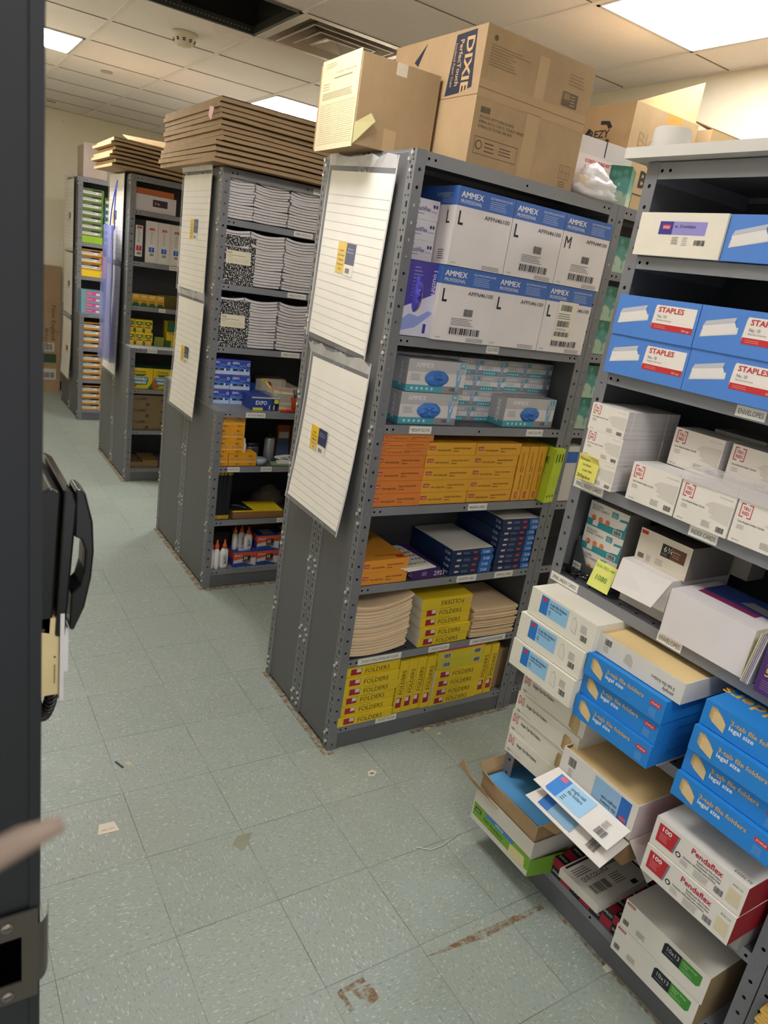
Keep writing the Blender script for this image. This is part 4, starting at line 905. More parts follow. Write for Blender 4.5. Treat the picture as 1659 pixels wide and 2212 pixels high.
for k, cc in enumerate(('#1A1A1E', '#26262A', '#C03030', '#26262A')):
    b = MB(); b.tube([(0, 0, .006), (.02 * (k - 1.5), .01 * k - .01, .125)], .0045, cc if False else mat(cc, .4), 7); inst(b.data('pen'), 'pen', (1.23, 1.51, 1.006), 0, ('%s pen leaning in the orange cup' % ('black', 'left black', 'red', 'right black')[k]) + (', nearest the clear bin' if k == 0 else ''), 'pen')
b = MB(); b.tube([(0, 0, .008), (.04, -.01, .012), (.09, 0, .01)], [.007, .010, .006], mat('#C41E2A', .35), 8); inst(b.data('stapler'), 'staple_remover', (1.13, 1.492, 1.008), 0, 'small red staple remover lying at the ledge edge', 'staple remover')
inst(carton(.15, .11, .07, '#BFBFA0', lambda b, w, d, h: b.front(0, w, 0, h).rect(0, 0, .14, 1, '#C8A81E')).data('box'), 'box', (1.08, 1.78, 1.006), 0, 'yellow-edged box at the back of the marker ledge, lower', 'box'); inst(carton(.15, .11, .06, '#A89A78', lambda b, w, d, h: b.front(0, w, 0, h).rect(0, 0, .2, 1, '#C8A81E')).data('box'), 'box', (1.13, 1.78, 1.077), 0, 'yellow-edged box at the back of the marker ledge, upper', 'box')
inst(carton(.1, .12, .1, '#1E3A86').data('box'), 'box', (.99, 1.77, 1.006), 0, 'dark blue box behind the open marker box', 'box')
# correction fluid boxes
WO = '#E09A1E'
def d_wo(b, w, d, h):
    F = b.front(0, w, 0, h); F.text('BIC', .42, .72, .15, '#7A2A10', 2, .03); F.text('Wite·Out', .12, .44, .22, '#F0DCA8', 2, .04, width=.76); F.text('Wite·Out', .13, .45, .20, '#3A2410', 3, .0, width=.74); F.rect(0, .30, 1, .34, '#F0C87A', 1); F.text('12', .45, .08, .16, '#4A2C08', 2, .03); F.lines(.66, .1, .9, .22, 1, '#7A4A10')
wo = carton(.0785, .11, .0688, WO, d_wo).data('correction_fluid_box')
for c in range(2):
    for r in range(4): inst(wo, 'correction_fluid_box', ((.777 if c == 0 else .857) + random.uniform(-.002, .002), 1.49 + random.uniform(-.004, .004), .7065 + r * .0692), random.uniform(-.015, .015), 'orange correction fluid box, %s column under the ledge, %s' % (('left', 'right')[c], nth(r, 4)), 'correction fluid box', 'orange correction fluid boxes')
inst(wo, 'correction_fluid_box', (.938, 1.49, .7065), 0, 'orange correction fluid box standing open beside the two columns', 'correction fluid box')
b = MB(); b.lathe([(.014, 0), (.015, .004), (.015, .045), (.009, .055), (.009, .075), (.006, .078)], mat('#E2DED6', .4), n=14); bt = b.data('correction_fluid_bottle'); inst(bt, 'correction_fluid_bottle', (.945, 1.515, .7765), 0, 'small white bottle standing on the open correction box', 'bottle')
b = MB(); b.lathe([(.045, 0), (.048, .01), (.048, .075), (.040, .085)], mat('#3A3E44', .3), n=18); b.lathe([(.042, .085), (.042, .10)], mat('#16181C', .4), n=18); inst(b.data('jar'), 'jar', (1.03, 1.62, .7065), 0, 'dark jar with a label behind the correction boxes', 'jar')
b = MB(); b.lathe([(.04, 0), (.042, .03), (.03, .034)], mat('#9AA4AC', .2), n=16); inst(b.data('tape_dispenser'), 'pin_tub', (1.05, 1.53, .7065), .2, 'low clear tub with blue label beside the spray can', 'tub')
b = MB(); b.lathe([(.028, 0), (.03, .004), (.03, .125), (.02, .135)], mat('#8C8C8E', .3, .3), n=16); b.lathe([(.018, .135), (.018, .155), (.01, .16)], BLACK, n=12); inst(b.data('spray_can'), 'spray_can', (1.135, 1.60, .7065), 0, 'grey spray can in the middle of the push pin shelf', 'can')
for k in range(2): inst(carton(.075, .03, .2, '#8A4A20', lambda b, w, d, h: (b.front(0, w, 0, h).rect(0, 0, 1, .6, '#4A5A78'), b.front(0, w, 0, h).rect(.1, .62, .9, .8, '#C8C0B0'))).data('blister_pack'), 'blister_pack', (1.19 + k * .085, 1.62, .7065), 0, 'orange and blue blister pack standing at the back right, %s' % ('left', 'right')[k], 'pack')
b = MB(); b.tube([(.045 * math.cos(a) * (1 + .15 * math.sin(3 * a)) + .03, .03 * math.sin(a), .012 + .012 * math.sin(a * .7) + a * .0015) for a in [k * .35 for k in range(48)]], .0035, mat('#D9D5CE', .4), 6); b.box(-.02, .06, -.04, -.018, 0, .016, '#D9D5CE'); inst(b.data('power_cord'), 'power_cord', (1.165, 1.53, .715), 0, 'coiled white extension cord on the push pin shelf', 'cord')
b = MB(); b.slab([(0, 0, 0), (.12, -.01, .0), (.13, .05, .004), (.01, .06, .003)], .003, mat('#7FA27A', .3)); inst(b.data('plastic_packet'), 'plastic_packet', (1.11, 1.487, .708), 0, 'flat green and white plastic packet under the white cord', 'packet')
# black hanging folders
b = MB(); b.box(0, .006, 0, .20, .006, .262, mat('#181B1E', .6)); b.box(.0, .006, -.004, .004, .0, .02, '#C8A52A'); b.box(0, .006, -.003, .003, .25, .266, '#B8962A'); hf = b.data('black_folder')
for k in range(15): inst(hf, 'black_folder', (.782 + k * .0072, 1.50 + random.uniform(-.004, .004), .402), (0, math.radians(random.uniform(0, 2)), 0), 'black hanging folder with yellow tips standing in a row beside the yellow box, number from left edge %s' % (ORD[k] if k else 'first') , 'folder', 'black hanging folders')
for o in [o for o in COL.objects if o.name.startswith('black_folder')]: o['label'] = 'one of the black yellow-tipped hanging folders standing left of the yellow box'
def d_yb(b, w, d, h):
    T = b.top(0, w, 0, d, h); T.rect(0, 0, 1, 1, '#DDBF1C'); T.poly([(0, .12), (.42, .12), (.36, 1), (0, 1)], '#141416', 2)
    for p in ([(.10, .7), (.25, .62), (.27, .60), (.12, .66)], [(.18, .62), (.30, .5), (.33, .42), (.28, .52)], [(.2, .6), (.28, .4), (.38, .28), (.27, .44)]): T.poly(p, '#D8D2C0', 3)
inst(carton(.300, .17, .038, '#8A6438', d_yb).data('flat_box'), 'flat_box', (.912, 1.49, .4015), -.02, 'flat box with yellow and black lid beside the black folders', 'box')
inst(blob(.2, .14, .12, m_clear(.4, '#9A9088', .25), 9, amp=.25).data('plastic_bag'), 'plastic_bag', (1.22, 1.72, .4015), 0, 'greyish crumpled plastic bag behind the yellow lidded box', 'bag')
# glue
def glue(w=.026, d=.016):
    b = MB(); b.lathe([(.9, 0), (1, .01), (1, .10), (.6, .118), (.42, .122)], mat('#E4E0DC', .35), n=16, sx=w, sy=d); 
    b2 = MB(); b2.lathe([(.013, .120), (.013, .136), (.006, .148), (.0035, .170)], mat('#D9622A', .45), n=12)
    l = MB(); l.box(-w * .6, w * .6, -d - .0006, -d + .002, .025, .085, '#D2D2D8'); F = l.front(-w * .6, w * .6, .025, .085, -d - .0006); F.bars(.3, .05, .8, .4, l=1); F.lines(.1, .5, .9, .9, 4, '#5A6A9A', 1); F.disc(.5, .55, .004, '#2A3A8A', 2)
    return b.data('glue_bottle'), b2.data('cap'), l.data('bottle_label')
gb, gc, gl = glue(); EL = '#D2D0D0'
for x, y, z, rz, lb in ((.815, 1.515, .101, 1.4, 'edge-on white glue bottle at the far left of the bottom shelf'), (.846, 1.512, .101, 1.4, 'edge-on white glue bottle, second from the left on the bottom shelf'), (.889, 1.512, .101, .2, 'white glue bottle with a printed label on the bottom shelf, right of the edge-on pair'),
                    (.965, 1.56, .160, 1.3, 'edge-on white glue bottle standing on the school glue boxes'), (1.010, 1.575, .160, .5, 'white glue bottle at the back on the glue boxes'), (1.040, 1.545, .160, .1, 'front-facing white glue bottle standing on the glue boxes')):
    inst(gb, 'glue_bottle', (x, y, z), rz, lb, 'glue bottle', 'white glue bottles', [('cap', gc, 'orange twist cap'), ('bottle_label', gl)])
def d_el(b, w, d, h):
    F = b.front(0, w, 0, h); F.poly([(0, .45), (.55, .62), (1, .55), (1, 1), (0, 1)], '#D2542A', 1); F.poly([(0, .25), (.4, .3), (1, 0), (0, 0)], '#27479A', 2); F.text("Elmer's", .04, .74, .13, '#E8DCD0', 2, .02); F.rect(.40, .22, .74, .76, '#201A1A', 3); F.text('30', .43, .50, .2, '#E8E0D8', 4, .03); F.text('ALL PURPOSE', .42, .36, .09, '#E08A5A', 4, 0, width=.3); F.text('School Glue', .42, .26, .09, '#DCD4D0', 4, 0, width=.3)
    F.rect(.84, .2, .90, .7, '#E2DCD8', 3); F.rect(.83, .6, .91, .75, '#3A4AA0', 4); S = b.left(0, d, 0, h); S.rect(0, 0, 1, 1, '#3A3A9A'); S.poly([(0, .4), (1, .6), (1, 1), (0, 1)], '#C04A3A', 2); T = b.top(0, w, 0, d, h); T.rect(0, 0, 1, 1, '#2A3F8E'); T.rect(.3, .2, .8, .8, '#B8B4C8', 2)
el = carton(.138, .13, .0875, '#C8C4C8', d_el).data('glue_stick_box'); els = el
for x, z, y, lb in ((.944, .1015, 1.50, 'left one at the front of the shelf'), (1.085, .1015, 1.50, 'right of the front one'), (1.226, .1015, 1.52, 'rightmost on the shelf, partly hidden by the post'), (1.085, .1895, 1.515, 'stacked on the second one'), (1.226, .1895, 1.55, 'stacked at the far right')):
    o = inst(el, 'glue_stick_box', (x, y, z), random.uniform(-.02, .02), 'blue and orange glue stick box, ' + lb, 'glue box', 'blue and orange glue stick boxes')
    o.scale = (1, 1, .98)
for o in [o for o in COL.objects if o.name.startswith('glue_bottle') and o.location.z > .15]: o.location.z = .1895; o.scale = (1, 1, .8)
inst(carton(.26, .14, .17, CARDD, lambda b, w, d, h: (b.front(0, w, 0, h).text("ELMER'S", .1, .75, .1, '#3A2A18', 2, .02), b.front(0, w, 0, h).rect(.5, .6, .8, .85, '#A89474'))).data('cardboard_carton'), 'cardboard_carton', (1.06, 1.72, .1015), 0, 'brown carton behind the glue stick boxes', 'carton'); inst(carton(.2, .14, .13, '#4A4038').data('cardboard_carton'), 'cardboard_carton', (.80, 1.72, .1015), 0, 'dark carton behind the left glue bottles', 'carton')

# ------------------------------------------------------------------ third row contents
Y3 = 3.43 + .175
b = MB(); b.box(0, .31, 0, .26, 0, .11, mat('#C9C4CC', .35)); b.box(.0, .29, .0, .25, .112, .150, mat('#A8582A', .45)); F = b.front(0, .31, 0, .11); F.rect(.46, .35, .80, .78, '#3A2030', 1); F.text('2 in', .5, .48, .16, '#C8B8A8', 2, .02)
o = inst(MB().data('x') if False else b.data('binder'), 'binder', (.82, Y3 + .02, 1.972), 0, 'white binder lying under an orange one on the binder rack', 'binder')
def binder(col, num, nc):
    b = MB(); b.box(0, .088, 0, .26, 0, .288, mat(col, .35)); F = b.front(0, .088, 0, .288); F.rect(.2, .12, .78, .86, '#D6D2D0', 1) if col.startswith('#2') else F.rect(.3, .05, .7, .86, '#D6D2D0', 1)
    F.rect(.32, .78, .72, .84, '#B81E2A', 2); F.text('staples', .52, .795, .025, '#E8D0D0', 3, .01, 1, 0, 'c', .3); F.rect(.30, .26, .72, .38, nc, 2); F.text(num, .51, .31, .05, '#E8E4E0', 3, .03, 1, 0, 'c'); F.text('Inch', .51, .275, .018, '#E8E4E0', 3, .0, 1, 0, 'c'); F.lines(.38, .45, .66, .75, 8, '#8A8890', 2); F.bars(.36, .17, .68, .23, l=2)
    return b.data('binder')
bw, bb = binder('#D2CCCC', '2', '#1E5CC0'), binder('#242428', '2', '#B81E2A')
inst(bb, 'binder', (.832, Y3 + .015, 1.6215), 0, 'black two inch binder standing left of the white ones', 'binder', 'standing binders')
for k in range(3): inst(bw, 'binder', (.924 + k * .090, Y3 + .015, 1.6215), (0, math.radians(-.8), 0), 'white two inch binder standing in a row, %s of the three' % ('leftmost', 'middle', 'rightmost')[k], 'binder', 'standing binders')
def d_chalk(b, w, d, h):
    F = b.front(0, w, 0, h); F.poly([(0, 0), (.2, .3), (.8, .3), (1, 0)], '#1E5A3A'); F.text('CHALK', .1, .36, .16, '#3A3A1A', 2, .03, width=.8); F.rect(.2, .75, .8, .9, '#C8C8B8', 2)
ck = carton(.058, .04, .085, '#D6A31E', d_chalk).data('chalk_box')
for k in range(4): inst(ck, 'chalk_box', (.845 + k * .060, Y3 + .02, 1.3075), 0, 'small yellow chalk box standing in a row, %s from the left' % nm5[k], 'chalk box', 'yellow chalk boxes')
b = MB(); b.box(0, .011, 0, .09, 0, .09, '#15181A'); b.box(.0, .0025, -.001, .09, 0, .092, '#B89A2A'); sb = b.data('chalk_pack')
for k in range(15): inst(sb, 'chalk_pack', (1.06 + k * .0125, Y3 + .04, 1.3075), 0, 'one of the thin black and yellow packs lined up right of the chalk boxes', 'pack', 'thin black and yellow packs')
def d_cray(b, w, d, h):
    F = b.front(0, w, 0, h); F.poly([(.1, .62), (.5, .5), (.9, .62), (.9, .85), (.1, .85)], '#1E6A3A'); F.poly([(.2, .7), (.5, .62), (.8, .7), (.5, .8)], '#D8B818', 2); F.rect(.15, .36, .85, .46, '#B03A28'); F.text('CRAYONS', .18, .2, .10, '#D8D0B0', 2, .03, width=.64); F.rect(0, 0, .12, .3, '#1E6A3A', 2); F.rect(.88, 0, 1, .3, '#1E6A3A', 2)
cr = carton(.062, .05, .092, '#DDC21C', d_cray).data('crayon_box')
for r in range(2):
    for c in range(3): inst(cr, 'crayon_box', (.812 + c * .066 + r * (-.0), Y3 + .005 + (.02 if r else 0), 1.0232 + r * .0925), random.uniform(-.05, .05), 'yellow and green crayon box, %s row, %s' % (('lower', 'upper')[r], ('left', 'middle', 'right')[c]), 'crayon box', 'yellow crayon boxes')
b = MB(); b.box(0, .075, 0, .06, 0, .009, '#2A6A3A'); b.box(0, .075, -.001, .0, .006, .009, '#C8B01E'); cs = b.data('crayon_pack')
for k in range(7): inst(cs, 'crayon_pack', (1.02 + random.uniform(-.004, .004), Y3 + .01, 1.0232 + k * .0095), 0, 'flat crayon pack in the little green pile, %s' % nth(k, 7), 'crayon pack', 'flat crayon packs')
inst(carton(.12, .1, .19, '#D8B81C', lambda b, w, d, h: (b.front(0, w, 0, h).rect(0, .6, 1, 1, '#1E5A34'), b.front(0, w, 0, h).text('Crayola', .1, .5, .1, '#1E5A34', 2, .03), b.front(0, w, 0, h).rect(0, 0, .3, .25, '#1E5A34', 2))).data('crayon_carton'), 'crayon_carton', (1.115, Y3 + .02, 1.0232), 0, 'large yellow crayon carton at the right end of the crayon ledge', 'crayon box')
def d_mk(b, w, d, h):
    F = b.front(0, w, 0, h); F.poly([(.78, 0), (1, .0), (1, .35)], '#1E6A3A'); F.text('Crayola', .18, .78, .11, '#1E5A34', 2, .03, width=.5); F.poly([(.12, .70), (.74, .72), (.6, .62), (.3, .6)], '#1E6A3A', 1); F.text('WASHABLE', .12, .42, .12, '#E8ECF0', 3, .05, width=.62); F.text('MARKERS', .20, .25, .12, '#E8ECF0', 3, .05, width=.5); F.poly([(.05, .55), (.78, .58), (.82, .38), (.1, .36)], '#2E6ABF', 2); F.poly([(.1, .36), (.8, .38), (.74, .2), (.2, .16)], '#3A8A5A', 2)
    F.poly([(0, .45), (.15, .5), (.3, .1), (0, 0)], '#C8522A', 1)
    T = b.top(0, w, 0, d, h); T.rect(0, 0, 1, 1, '#1E5A3A')
mk = carton(.162, .16, .155, '#DDBE1A', d_mk).data('marker_box')
for k in range(2): inst(mk, 'marker_box', (.816 + k * .166, 3.45, .7215), 0, 'yellow washable marker box with green top, %s of two' % ('left', 'right')[k], 'marker box', 'washable marker boxes')
def d_bc(b, w, d, h):
    F = b.front(0, w, 0, h); F.text('Crayola', .06, .6, .25, '#3A2E1E', 2, .02); F.lines(.3, .6, .55, .85, 2, '#4A3C28', 2); F.disc(.9, .6, .008, '#3A2E5A', 2); F.rect(.45, .1, .55, .35, '#4A3C28', 1)
bc = carton(.27, .25, .088, '#7A6748', d_bc).data('cardboard_carton')
for k in range(3): inst(bc, 'cardboard_carton', (.816, 3.45, .4065 + k * .0885), 0, 'dull brown crayon carton under the washable markers, %s' % nth(k, 3), 'carton', 'dull brown cartons in the third row')
pl = carton(.117, .22, .013, '#8A6E48').data('flat_pack')
for c in range(2):
    for k in range(4 if c else 3): inst(pl, 'flat_pack', (.82 + c * .12, 3.47, .1015 + k * .0135), 0, 'thin brown pack low in the third row, %s pile, %s' % (('left', 'right')[c], nth(k, 4 if c else 3)), 'pack', 'thin brown flat packs')

# ------------------------------------------------------------------ fourth row: reams
def d_ream(col, tx='#E4DED8'):
    def f(b, w, d, h):
        F = b.front(0, w, 0, h); F.rect(.06, .60, .90, .90, '#1A1A18', 1); F.rect(.06, .22, .90, .60, tx, 1); F.text('ASTROBRIGHTS', .1, .68, .14, '#B8C89A', 2, .01, width=.4); F.lines(.1, .32, .8, .50, 1, '#8A8A84', 2, th=.6); F.bars(.78, .28, .88, .5, l=2)
    return f
def ream(col): return carton(.205, .27, .058, col, d_ream(col)).data('paper_ream')
rg, ro, rt = ream('#5E8030'), ream('#CC8C28'), None
pgm, pyl = carton(.205, .27, .062, '#93B82E').data('paper_ream'), carton(.205, .27, .062, '#E6C21C').data('paper_ream')
Y4 = 5.42 + .175 + .01
for k in range(8):
    z = 1.667 + (0 if k == 0 else .063 + (k - 1) * .0595); inst(pgm if k == 0 else rg, 'paper_ream', (.832 + random.uniform(-.004, .004), Y4, z), random.uniform(-.02, .02), 'lime paper ream without a wrapper under the green reams' if k == 0 else 'green-wrapped paper ream in the farthest row, %s' % nth(k, 8), 'paper ream', 'green paper reams')
rb = ream('#3A7488')
for k in range(7): inst(rg if k == 6 else rb, 'paper_ream', (1.045, Y4, 1.667 + k * .0605), 0, '%s-wrapped ream, second column of the farthest row, %s' % ('green' if k == 6 else 'blue', nth(k, 7)), 'paper ream', 'paper reams, second column')
for k in range(4):
    z = 1.362 + (0 if k == 0 else .063 + (k - 1) * .063); inst(pyl if k == 0 else ro, 'paper_ream', (.832 + random.uniform(-.006, .006), Y4, z), random.uniform(-.02, .02), 'bare yellow paper ream under the orange reams' if k == 0 else 'orange-wrapped ream, second shelf of farthest row, %s' % nth(k, 4), 'paper ream', 'orange paper reams, upper shelf')
ro2 = carton(.2, .27, .2, '#D9862A').data('paper_carton'); inst(ro2, 'paper_carton', (1.045, Y4, 1.362), 0, 'plain orange carton right of the orange reams', 'carton')
def d_teal(b, w, d, h):
    F = b.front(0, w, 0, h); F.rect(.2, .2, .82, .85, '#C24A8E', 1); F.rect(.64, .25, .8, .6, '#DCD4DC', 2); F.text('Notes', .24, .4, .25, '#E0B850', 2, .03)
tl = carton(.205, .2, .052, '#6F98A4', d_teal).data('shrink_pack')
for k in range(4): inst(tl, 'shrink_pack', (.832, 5.47, 1.0315 + k * .053), 0, 'teal pack with pink label on the farthest ledge, %s' % nth(k, 4), 'pack', 'teal packs with pink labels')
for z0, n_, w_ in ((.7105, 4, 'just below the ledge'), (.4045, 4, 'on the middle lower shelf'), (.1015, 4, 'on the bottom shelf')):
    for k in range(n_): inst(ro, 'paper_ream', (.828 + random.uniform(-.004, .004), 5.44, z0 + k * .0605), random.uniform(-.015, .015), 'orange-wrapped paper ream %s of the farthest row, %s' % (w_, nth(k, n_)), 'paper ream', 'orange paper reams, lower shelves')

# ------------------------------------------------------------------ right-hand rack contents
def envs(F, u, v, k, ar):
    P_ = lambda pts: [(u + x * k * ar, v + y * k) for x, y in pts]
    F.poly(P_([(-.02, 0), (.98, .28), (.98, .52), (0, .28)]), '#D8D4D0', 1); F.poly(P_([(.04, .02), (1.0, .34), (.85, .68), (-.0, .42)]), '#DEDAD6', 2); F.poly(P_([(.0, .42), (.85, .68), (.88, .86), (.06, .60)]), '#B9BCC4', 3)
def d_ew(b, w, d, h):
    F = b.front(0, w, 0, h); F.rect(.26, .50, .42, .80, '#2E2A86', 1); F.rect(.42, .50, .80, .80, '#8F88C8', 1); F.rect(.30, .62, .39, .72, '#D0384A', 2); F.text('STAPLES', .345, .64, .05, '#E8D8D8', 3, .02, 1, 0, 'c', .075); F.text('no. 10 envelopes', .44, .66, .075, '#1E1C46', 2, .01, width=.24)
    F.lines(.44, .28, .54, .46, 5, '#4A4846', 2); F.lines(.56, .26, .64, .46, 5, '#9A9894', 2); F.bars(.70, .28, .82, .40, l=2)
inst(carton(.252, .24, .103, '#E3DBCB', d_ew).data('envelope_box'), 'envelope_box', E(.035, -.02, 1.939), ER, 'cream envelope box with a purple label on the highest inner shelf', 'envelope box')
SB = '#4A80CE'
def d_sb(b, w, d, h):
    F = b.front(0, w, 0, h); envs(F, .06, .28, .62, .6); F.poly([(.50, .86), (.97, .86), (.97, .28), (.50, .28), (.48, .38), (.49, .80)], '#E4DCD4', 1); F.rect(.485, .28, .97, .42, '#C0272D', 2); F.text('STAPLES', .53, .70, .12, '#C0272D', 3, .035, width=.30); F.text('No. 10', .53, .56, .075, '#6A6664', 3, .0, width=.11); F.text('EasyClose Envelopes', .53, .49, .04, '#8A8684', 3, 0, width=.18); F.text('500 qty.', .85, .31, .05, '#E8C8C4', 3, .01); F.lines(.52, .31, .7, .39, 2, '#DC8A84', 3)
sbm = carton(.252, .24, .1025, SB, d_sb).data('envelope_box')
inst(sbm, 'envelope_box', E(.290, -.015, 1.939), ER, 'blue envelope box beside the cream one on the highest inner shelf', 'envelope box', 'blue envelope boxes')
for c in range(3):
    for r in range(2): inst(sbm, 'envelope_box', E(.032 + c * .2545, -.02 - .004 * r, 1.6315 + r * .103), ER + random.uniform(-.006, .006), 'blue envelope box above the ENVELOPES label, %s row, %s' % (('lower', 'upper')[r], ('at the far post', 'second from the far post', 'cut by the photo edge')[c]), 'envelope box', 'blue envelope boxes')
def d_tr(b, w, d, h):
    F = b.front(0, w, 0, h); a = h / w; R = '#C43A48'
    for (x0_, y0_, x1_, y1_) in ((.06, .92, .13, .945), (.06, .62, .075, .945), (.06, .62, .13, .645), (.19, .92, .26, .945), (.245, .62, .26, .945), (.19, .62, .26, .645)): F.rect(x0_, y0_, x1_, y1_, R, 1)
    F.text('TRU', .16, .80, .075, R, 2, .03, 1, 0, 'c', .12); F.text('RED', .16, .69, .075, R, 2, .03, 1, 0, 'c', .12); F.text('Line Ruled Index Cards', .07, .50, .045, '#3A3836', 2, .015, width=.44); F.lines(.08, .34, .24, .45, 3, '#9A9692', 2); F.text('100 Cards', .06, .06, .03, '#5A5856', 2, .01)
    F.lines(.52, .08, .74, .24, 5, '#8A8682', 2); F.bars(.80, .07, .94, .20, l=2); F.text('Business Essentials', .72, .88, .03, '#9A9692', 2, 0, width=.24)
    F.poly([(.5, .60), (.60, .55), (.58, .45), (.68, .40), (.60, .35), (.98, .28), (.98, .75), (.62, .72)], '#CFC8BE', 1)
def cards(w, d, h): return carton(w, d, h, {'all': '#E2DBD0', 'right': m_pages('#CFC8C6', 'cd', 600), 'top': '#DAD6D2'}, d_tr)
sc_ = cards(.128, .0235, .074).data('index_card_pack')
for r in range(3):
    for k in range(9): inst(sc_, 'index_card_pack', E(.028 + random.uniform(-.002, .002) , -.02 + k * .0245, 1.3195 + r * .0745), ER, 'small index card pack behind yellow note, %s row, %s' % (('bottom', 'middle', 'top')[r], 'at the front' if k == 0 else ORD[k] + ' pack back'), 'index cards', 'small index card packs')
b = MB(); ny = mat('#E6DC6A', .6)
b.slab([(0, 0, 0), (.072, 0, .003), (.075, 0, .055), (0, 0, .062)], .0006, ny); b.slab([(0, 0, .062), (.075, 0, .055), (.078, -.012, .074), (.030, -.004, .074), (0, -.004, .074)], .0006, ny)
F = Face(b, (0, -.001, 0), (1, 0, 0), (0, 0, 1), .072, .072)
F.text('Small', .06, .80, .1, '#2A2818', 3, 0, width=.5); F.text('index', .25, .60, .1, '#2A2818', 4, 0, width=.45); F.text('cards', .28, .38, .1, '#2A2818', 3, 0, width=.5); F.text('30pks', .06, .10, .14, '#2A2818', 3, 0, width=.7)
inst(b.data('sticky_note'), 'sticky_note', E(.028, -.024, 1.3225), ER, 'yellow sticky note reading Small index cards 30pks on the card packs', 'sticky note')
tA = cards(.150, .10, .102).data('index_card_box')
for u, d, z, lb in ((.203, -.012, 1.3195, 'lower left one beside the small packs'), (.359, -.012, 1.3195, 'lower middle one under the clear lid'), (.513, -.012, 1.3195, 'lower right one cut by the photo edge'), (.225, .03, 1.4225, 'upper left one'), (.395, .03, 1.4225, 'upper right one behind the clear lid'), (.245, .16, 1.3195, 'back row left'), (.40, .16, 1.3195, 'back row right')):
    inst(tA, 'index_card_box', E(u, d, z), ER + random.uniform(-.02, .02), 'white index card box above INDEX CARDS, ' + lb, 'index cards', 'white index card boxes')
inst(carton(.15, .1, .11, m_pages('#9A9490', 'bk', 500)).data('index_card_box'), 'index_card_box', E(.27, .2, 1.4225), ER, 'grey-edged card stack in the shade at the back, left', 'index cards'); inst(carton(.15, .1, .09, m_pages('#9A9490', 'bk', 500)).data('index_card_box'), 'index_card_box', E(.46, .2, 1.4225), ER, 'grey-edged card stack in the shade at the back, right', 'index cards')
for u in (.356, .510):
    b = MB(); b.box(0, .153, -.004, .098, 0, .030, m_clear(.45, '#EDE6E4', .2)); inst(b.data('clear_lid'), 'shrink_film', E(u, -.013, 1.4225), ER, 'milky plastic film over the %s lower index card box' % ('middle' if u < .4 else 'right'), 'plastic film')
for o in [o for o in COL.objects if o.name.startswith('index_card_box') and abs(o.location.z - 1.4225) < .001 and o.location.x < 1.15]: o.location.x = EX + .095
# shelf 1.018
def d_pg(b, w, d, h):
    F = b.front(0, w, 0, h); F.rect(0, 0, 1, .28, '#2E8A94', 1); F.text('RULED', .06, .80, .09, '#4A4846', 2, 0, width=.28); F.text('INDEX CARDS', .06, .68, .09, '#4A4846', 2, 0, width=.45); F.rect(.58, .66, .74, .88, '#2E8A94', 1); F.text('PEN+', .66, .78, .05, '#D8E4E4', 2, .02, 1, 0, 'c', .12); F.text('GEAR', .66, .70, .05, '#D8E4E4', 2, .02, 1, 0, 'c', .12)
    for k in range(3): F.disc(.16 + k * .18, .36, .0085, '#D87A4A', 2)
    F.poly([(.76, .28), (1, .28), (1, .75), (.8, .72)], '#2E8A94', 1); F.poly([(.72, .30), (.95, .35), (.98, .65), (.76, .62)], '#DCD8D0', 3); F.rect(.16, .06, .3, .3, '#D8D4CC', 2); F.rect(.70, .04, .92, .24, '#D8D4CC', 3); F.bars(.72, .06, .9, .22, l=4)
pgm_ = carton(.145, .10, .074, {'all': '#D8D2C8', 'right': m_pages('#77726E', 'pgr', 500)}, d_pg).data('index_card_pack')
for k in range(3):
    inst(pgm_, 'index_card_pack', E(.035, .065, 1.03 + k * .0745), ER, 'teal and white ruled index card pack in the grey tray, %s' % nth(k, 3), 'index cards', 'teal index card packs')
b = MB(); TR = mat('#3E4044', .5); b.box(0, .16, .0, .26, 0, .01, TR); b.slab([(0, 0, .01), (.16, 0, .01), (.16, 0, .05), (.11, 0, .04), (.05, 0, .04), (0, 0, .115)], .003, TR); b.slab([(0, 0, .01), (0, .26, .01), (0, .26, .18), (0, 0, .115)], .003, TR); b.slab([(.16, 0, .01), (.16, 0, .05), (.16, .1, .10), (.16, .26, .15), (.16, .26, .01)], .003, TR)
F = b.front(0, .04, .0, .04, -.004); F.rect(.1, .2, .9, .95, '#C9C8C4', 1); F.text('PEN+', .5, .6, .2, '#3E4044', 2, .02, 1, 0, 'c'); F.text('GEAR', .5, .3, .2, '#3E4044', 2, .02, 1, 0, 'c')
inst(b.data('display_tray'), 'display_tray', E(.028, .058, 1.0195), ER, 'dark grey display tray holding the teal index card packs', 'tray')
b = MB(); b.box(0, .03, 0, .02, 0, .016, BLACK); b.tube([(.0, .0, .012), (-.01, -.03, .016), (.012, -.034, .018), (.014, 0, .014)], .0014, mat('#B8B8B4', .2, 1), 6); bcl = b.data('binder_clip')
for k, (u, d, rz) in enumerate(((.03, .03, .6), (.055, .035, -.5), (.075, .028, .2), (.045, .05, 1.5), (.09, .04, -.9))): inst(bcl, 'binder_clip', E(u, d, 1.0195), rz, 'black binder clip in the little heap by the grey tray', 'binder clip', 'black binder clips')
b = MB(); b.slab([(0, -.02, 0), (.078, -.02, -.0), (.074, .004, .075), (-.002, .006, .075)], .0006, mat('#DCDC72', .6))
F = Face(b, (0, -.022, 0), (1, 0, 0), (0, .31, .95), .074, .078); F.text('516-761-44', .04, .80, .11, '#4A8A3A', 2, -.005, width=.9); F.text('1080', .2, .34, .2, '#4A8A3A', 2, 0, width=.6)
inst(b.data('sticky_note'), 'sticky_note', E(.135, .03, 1.0285), ER + .0, 'yellow-green sticky note reading 1080 between the tray and the white box', 'sticky note')
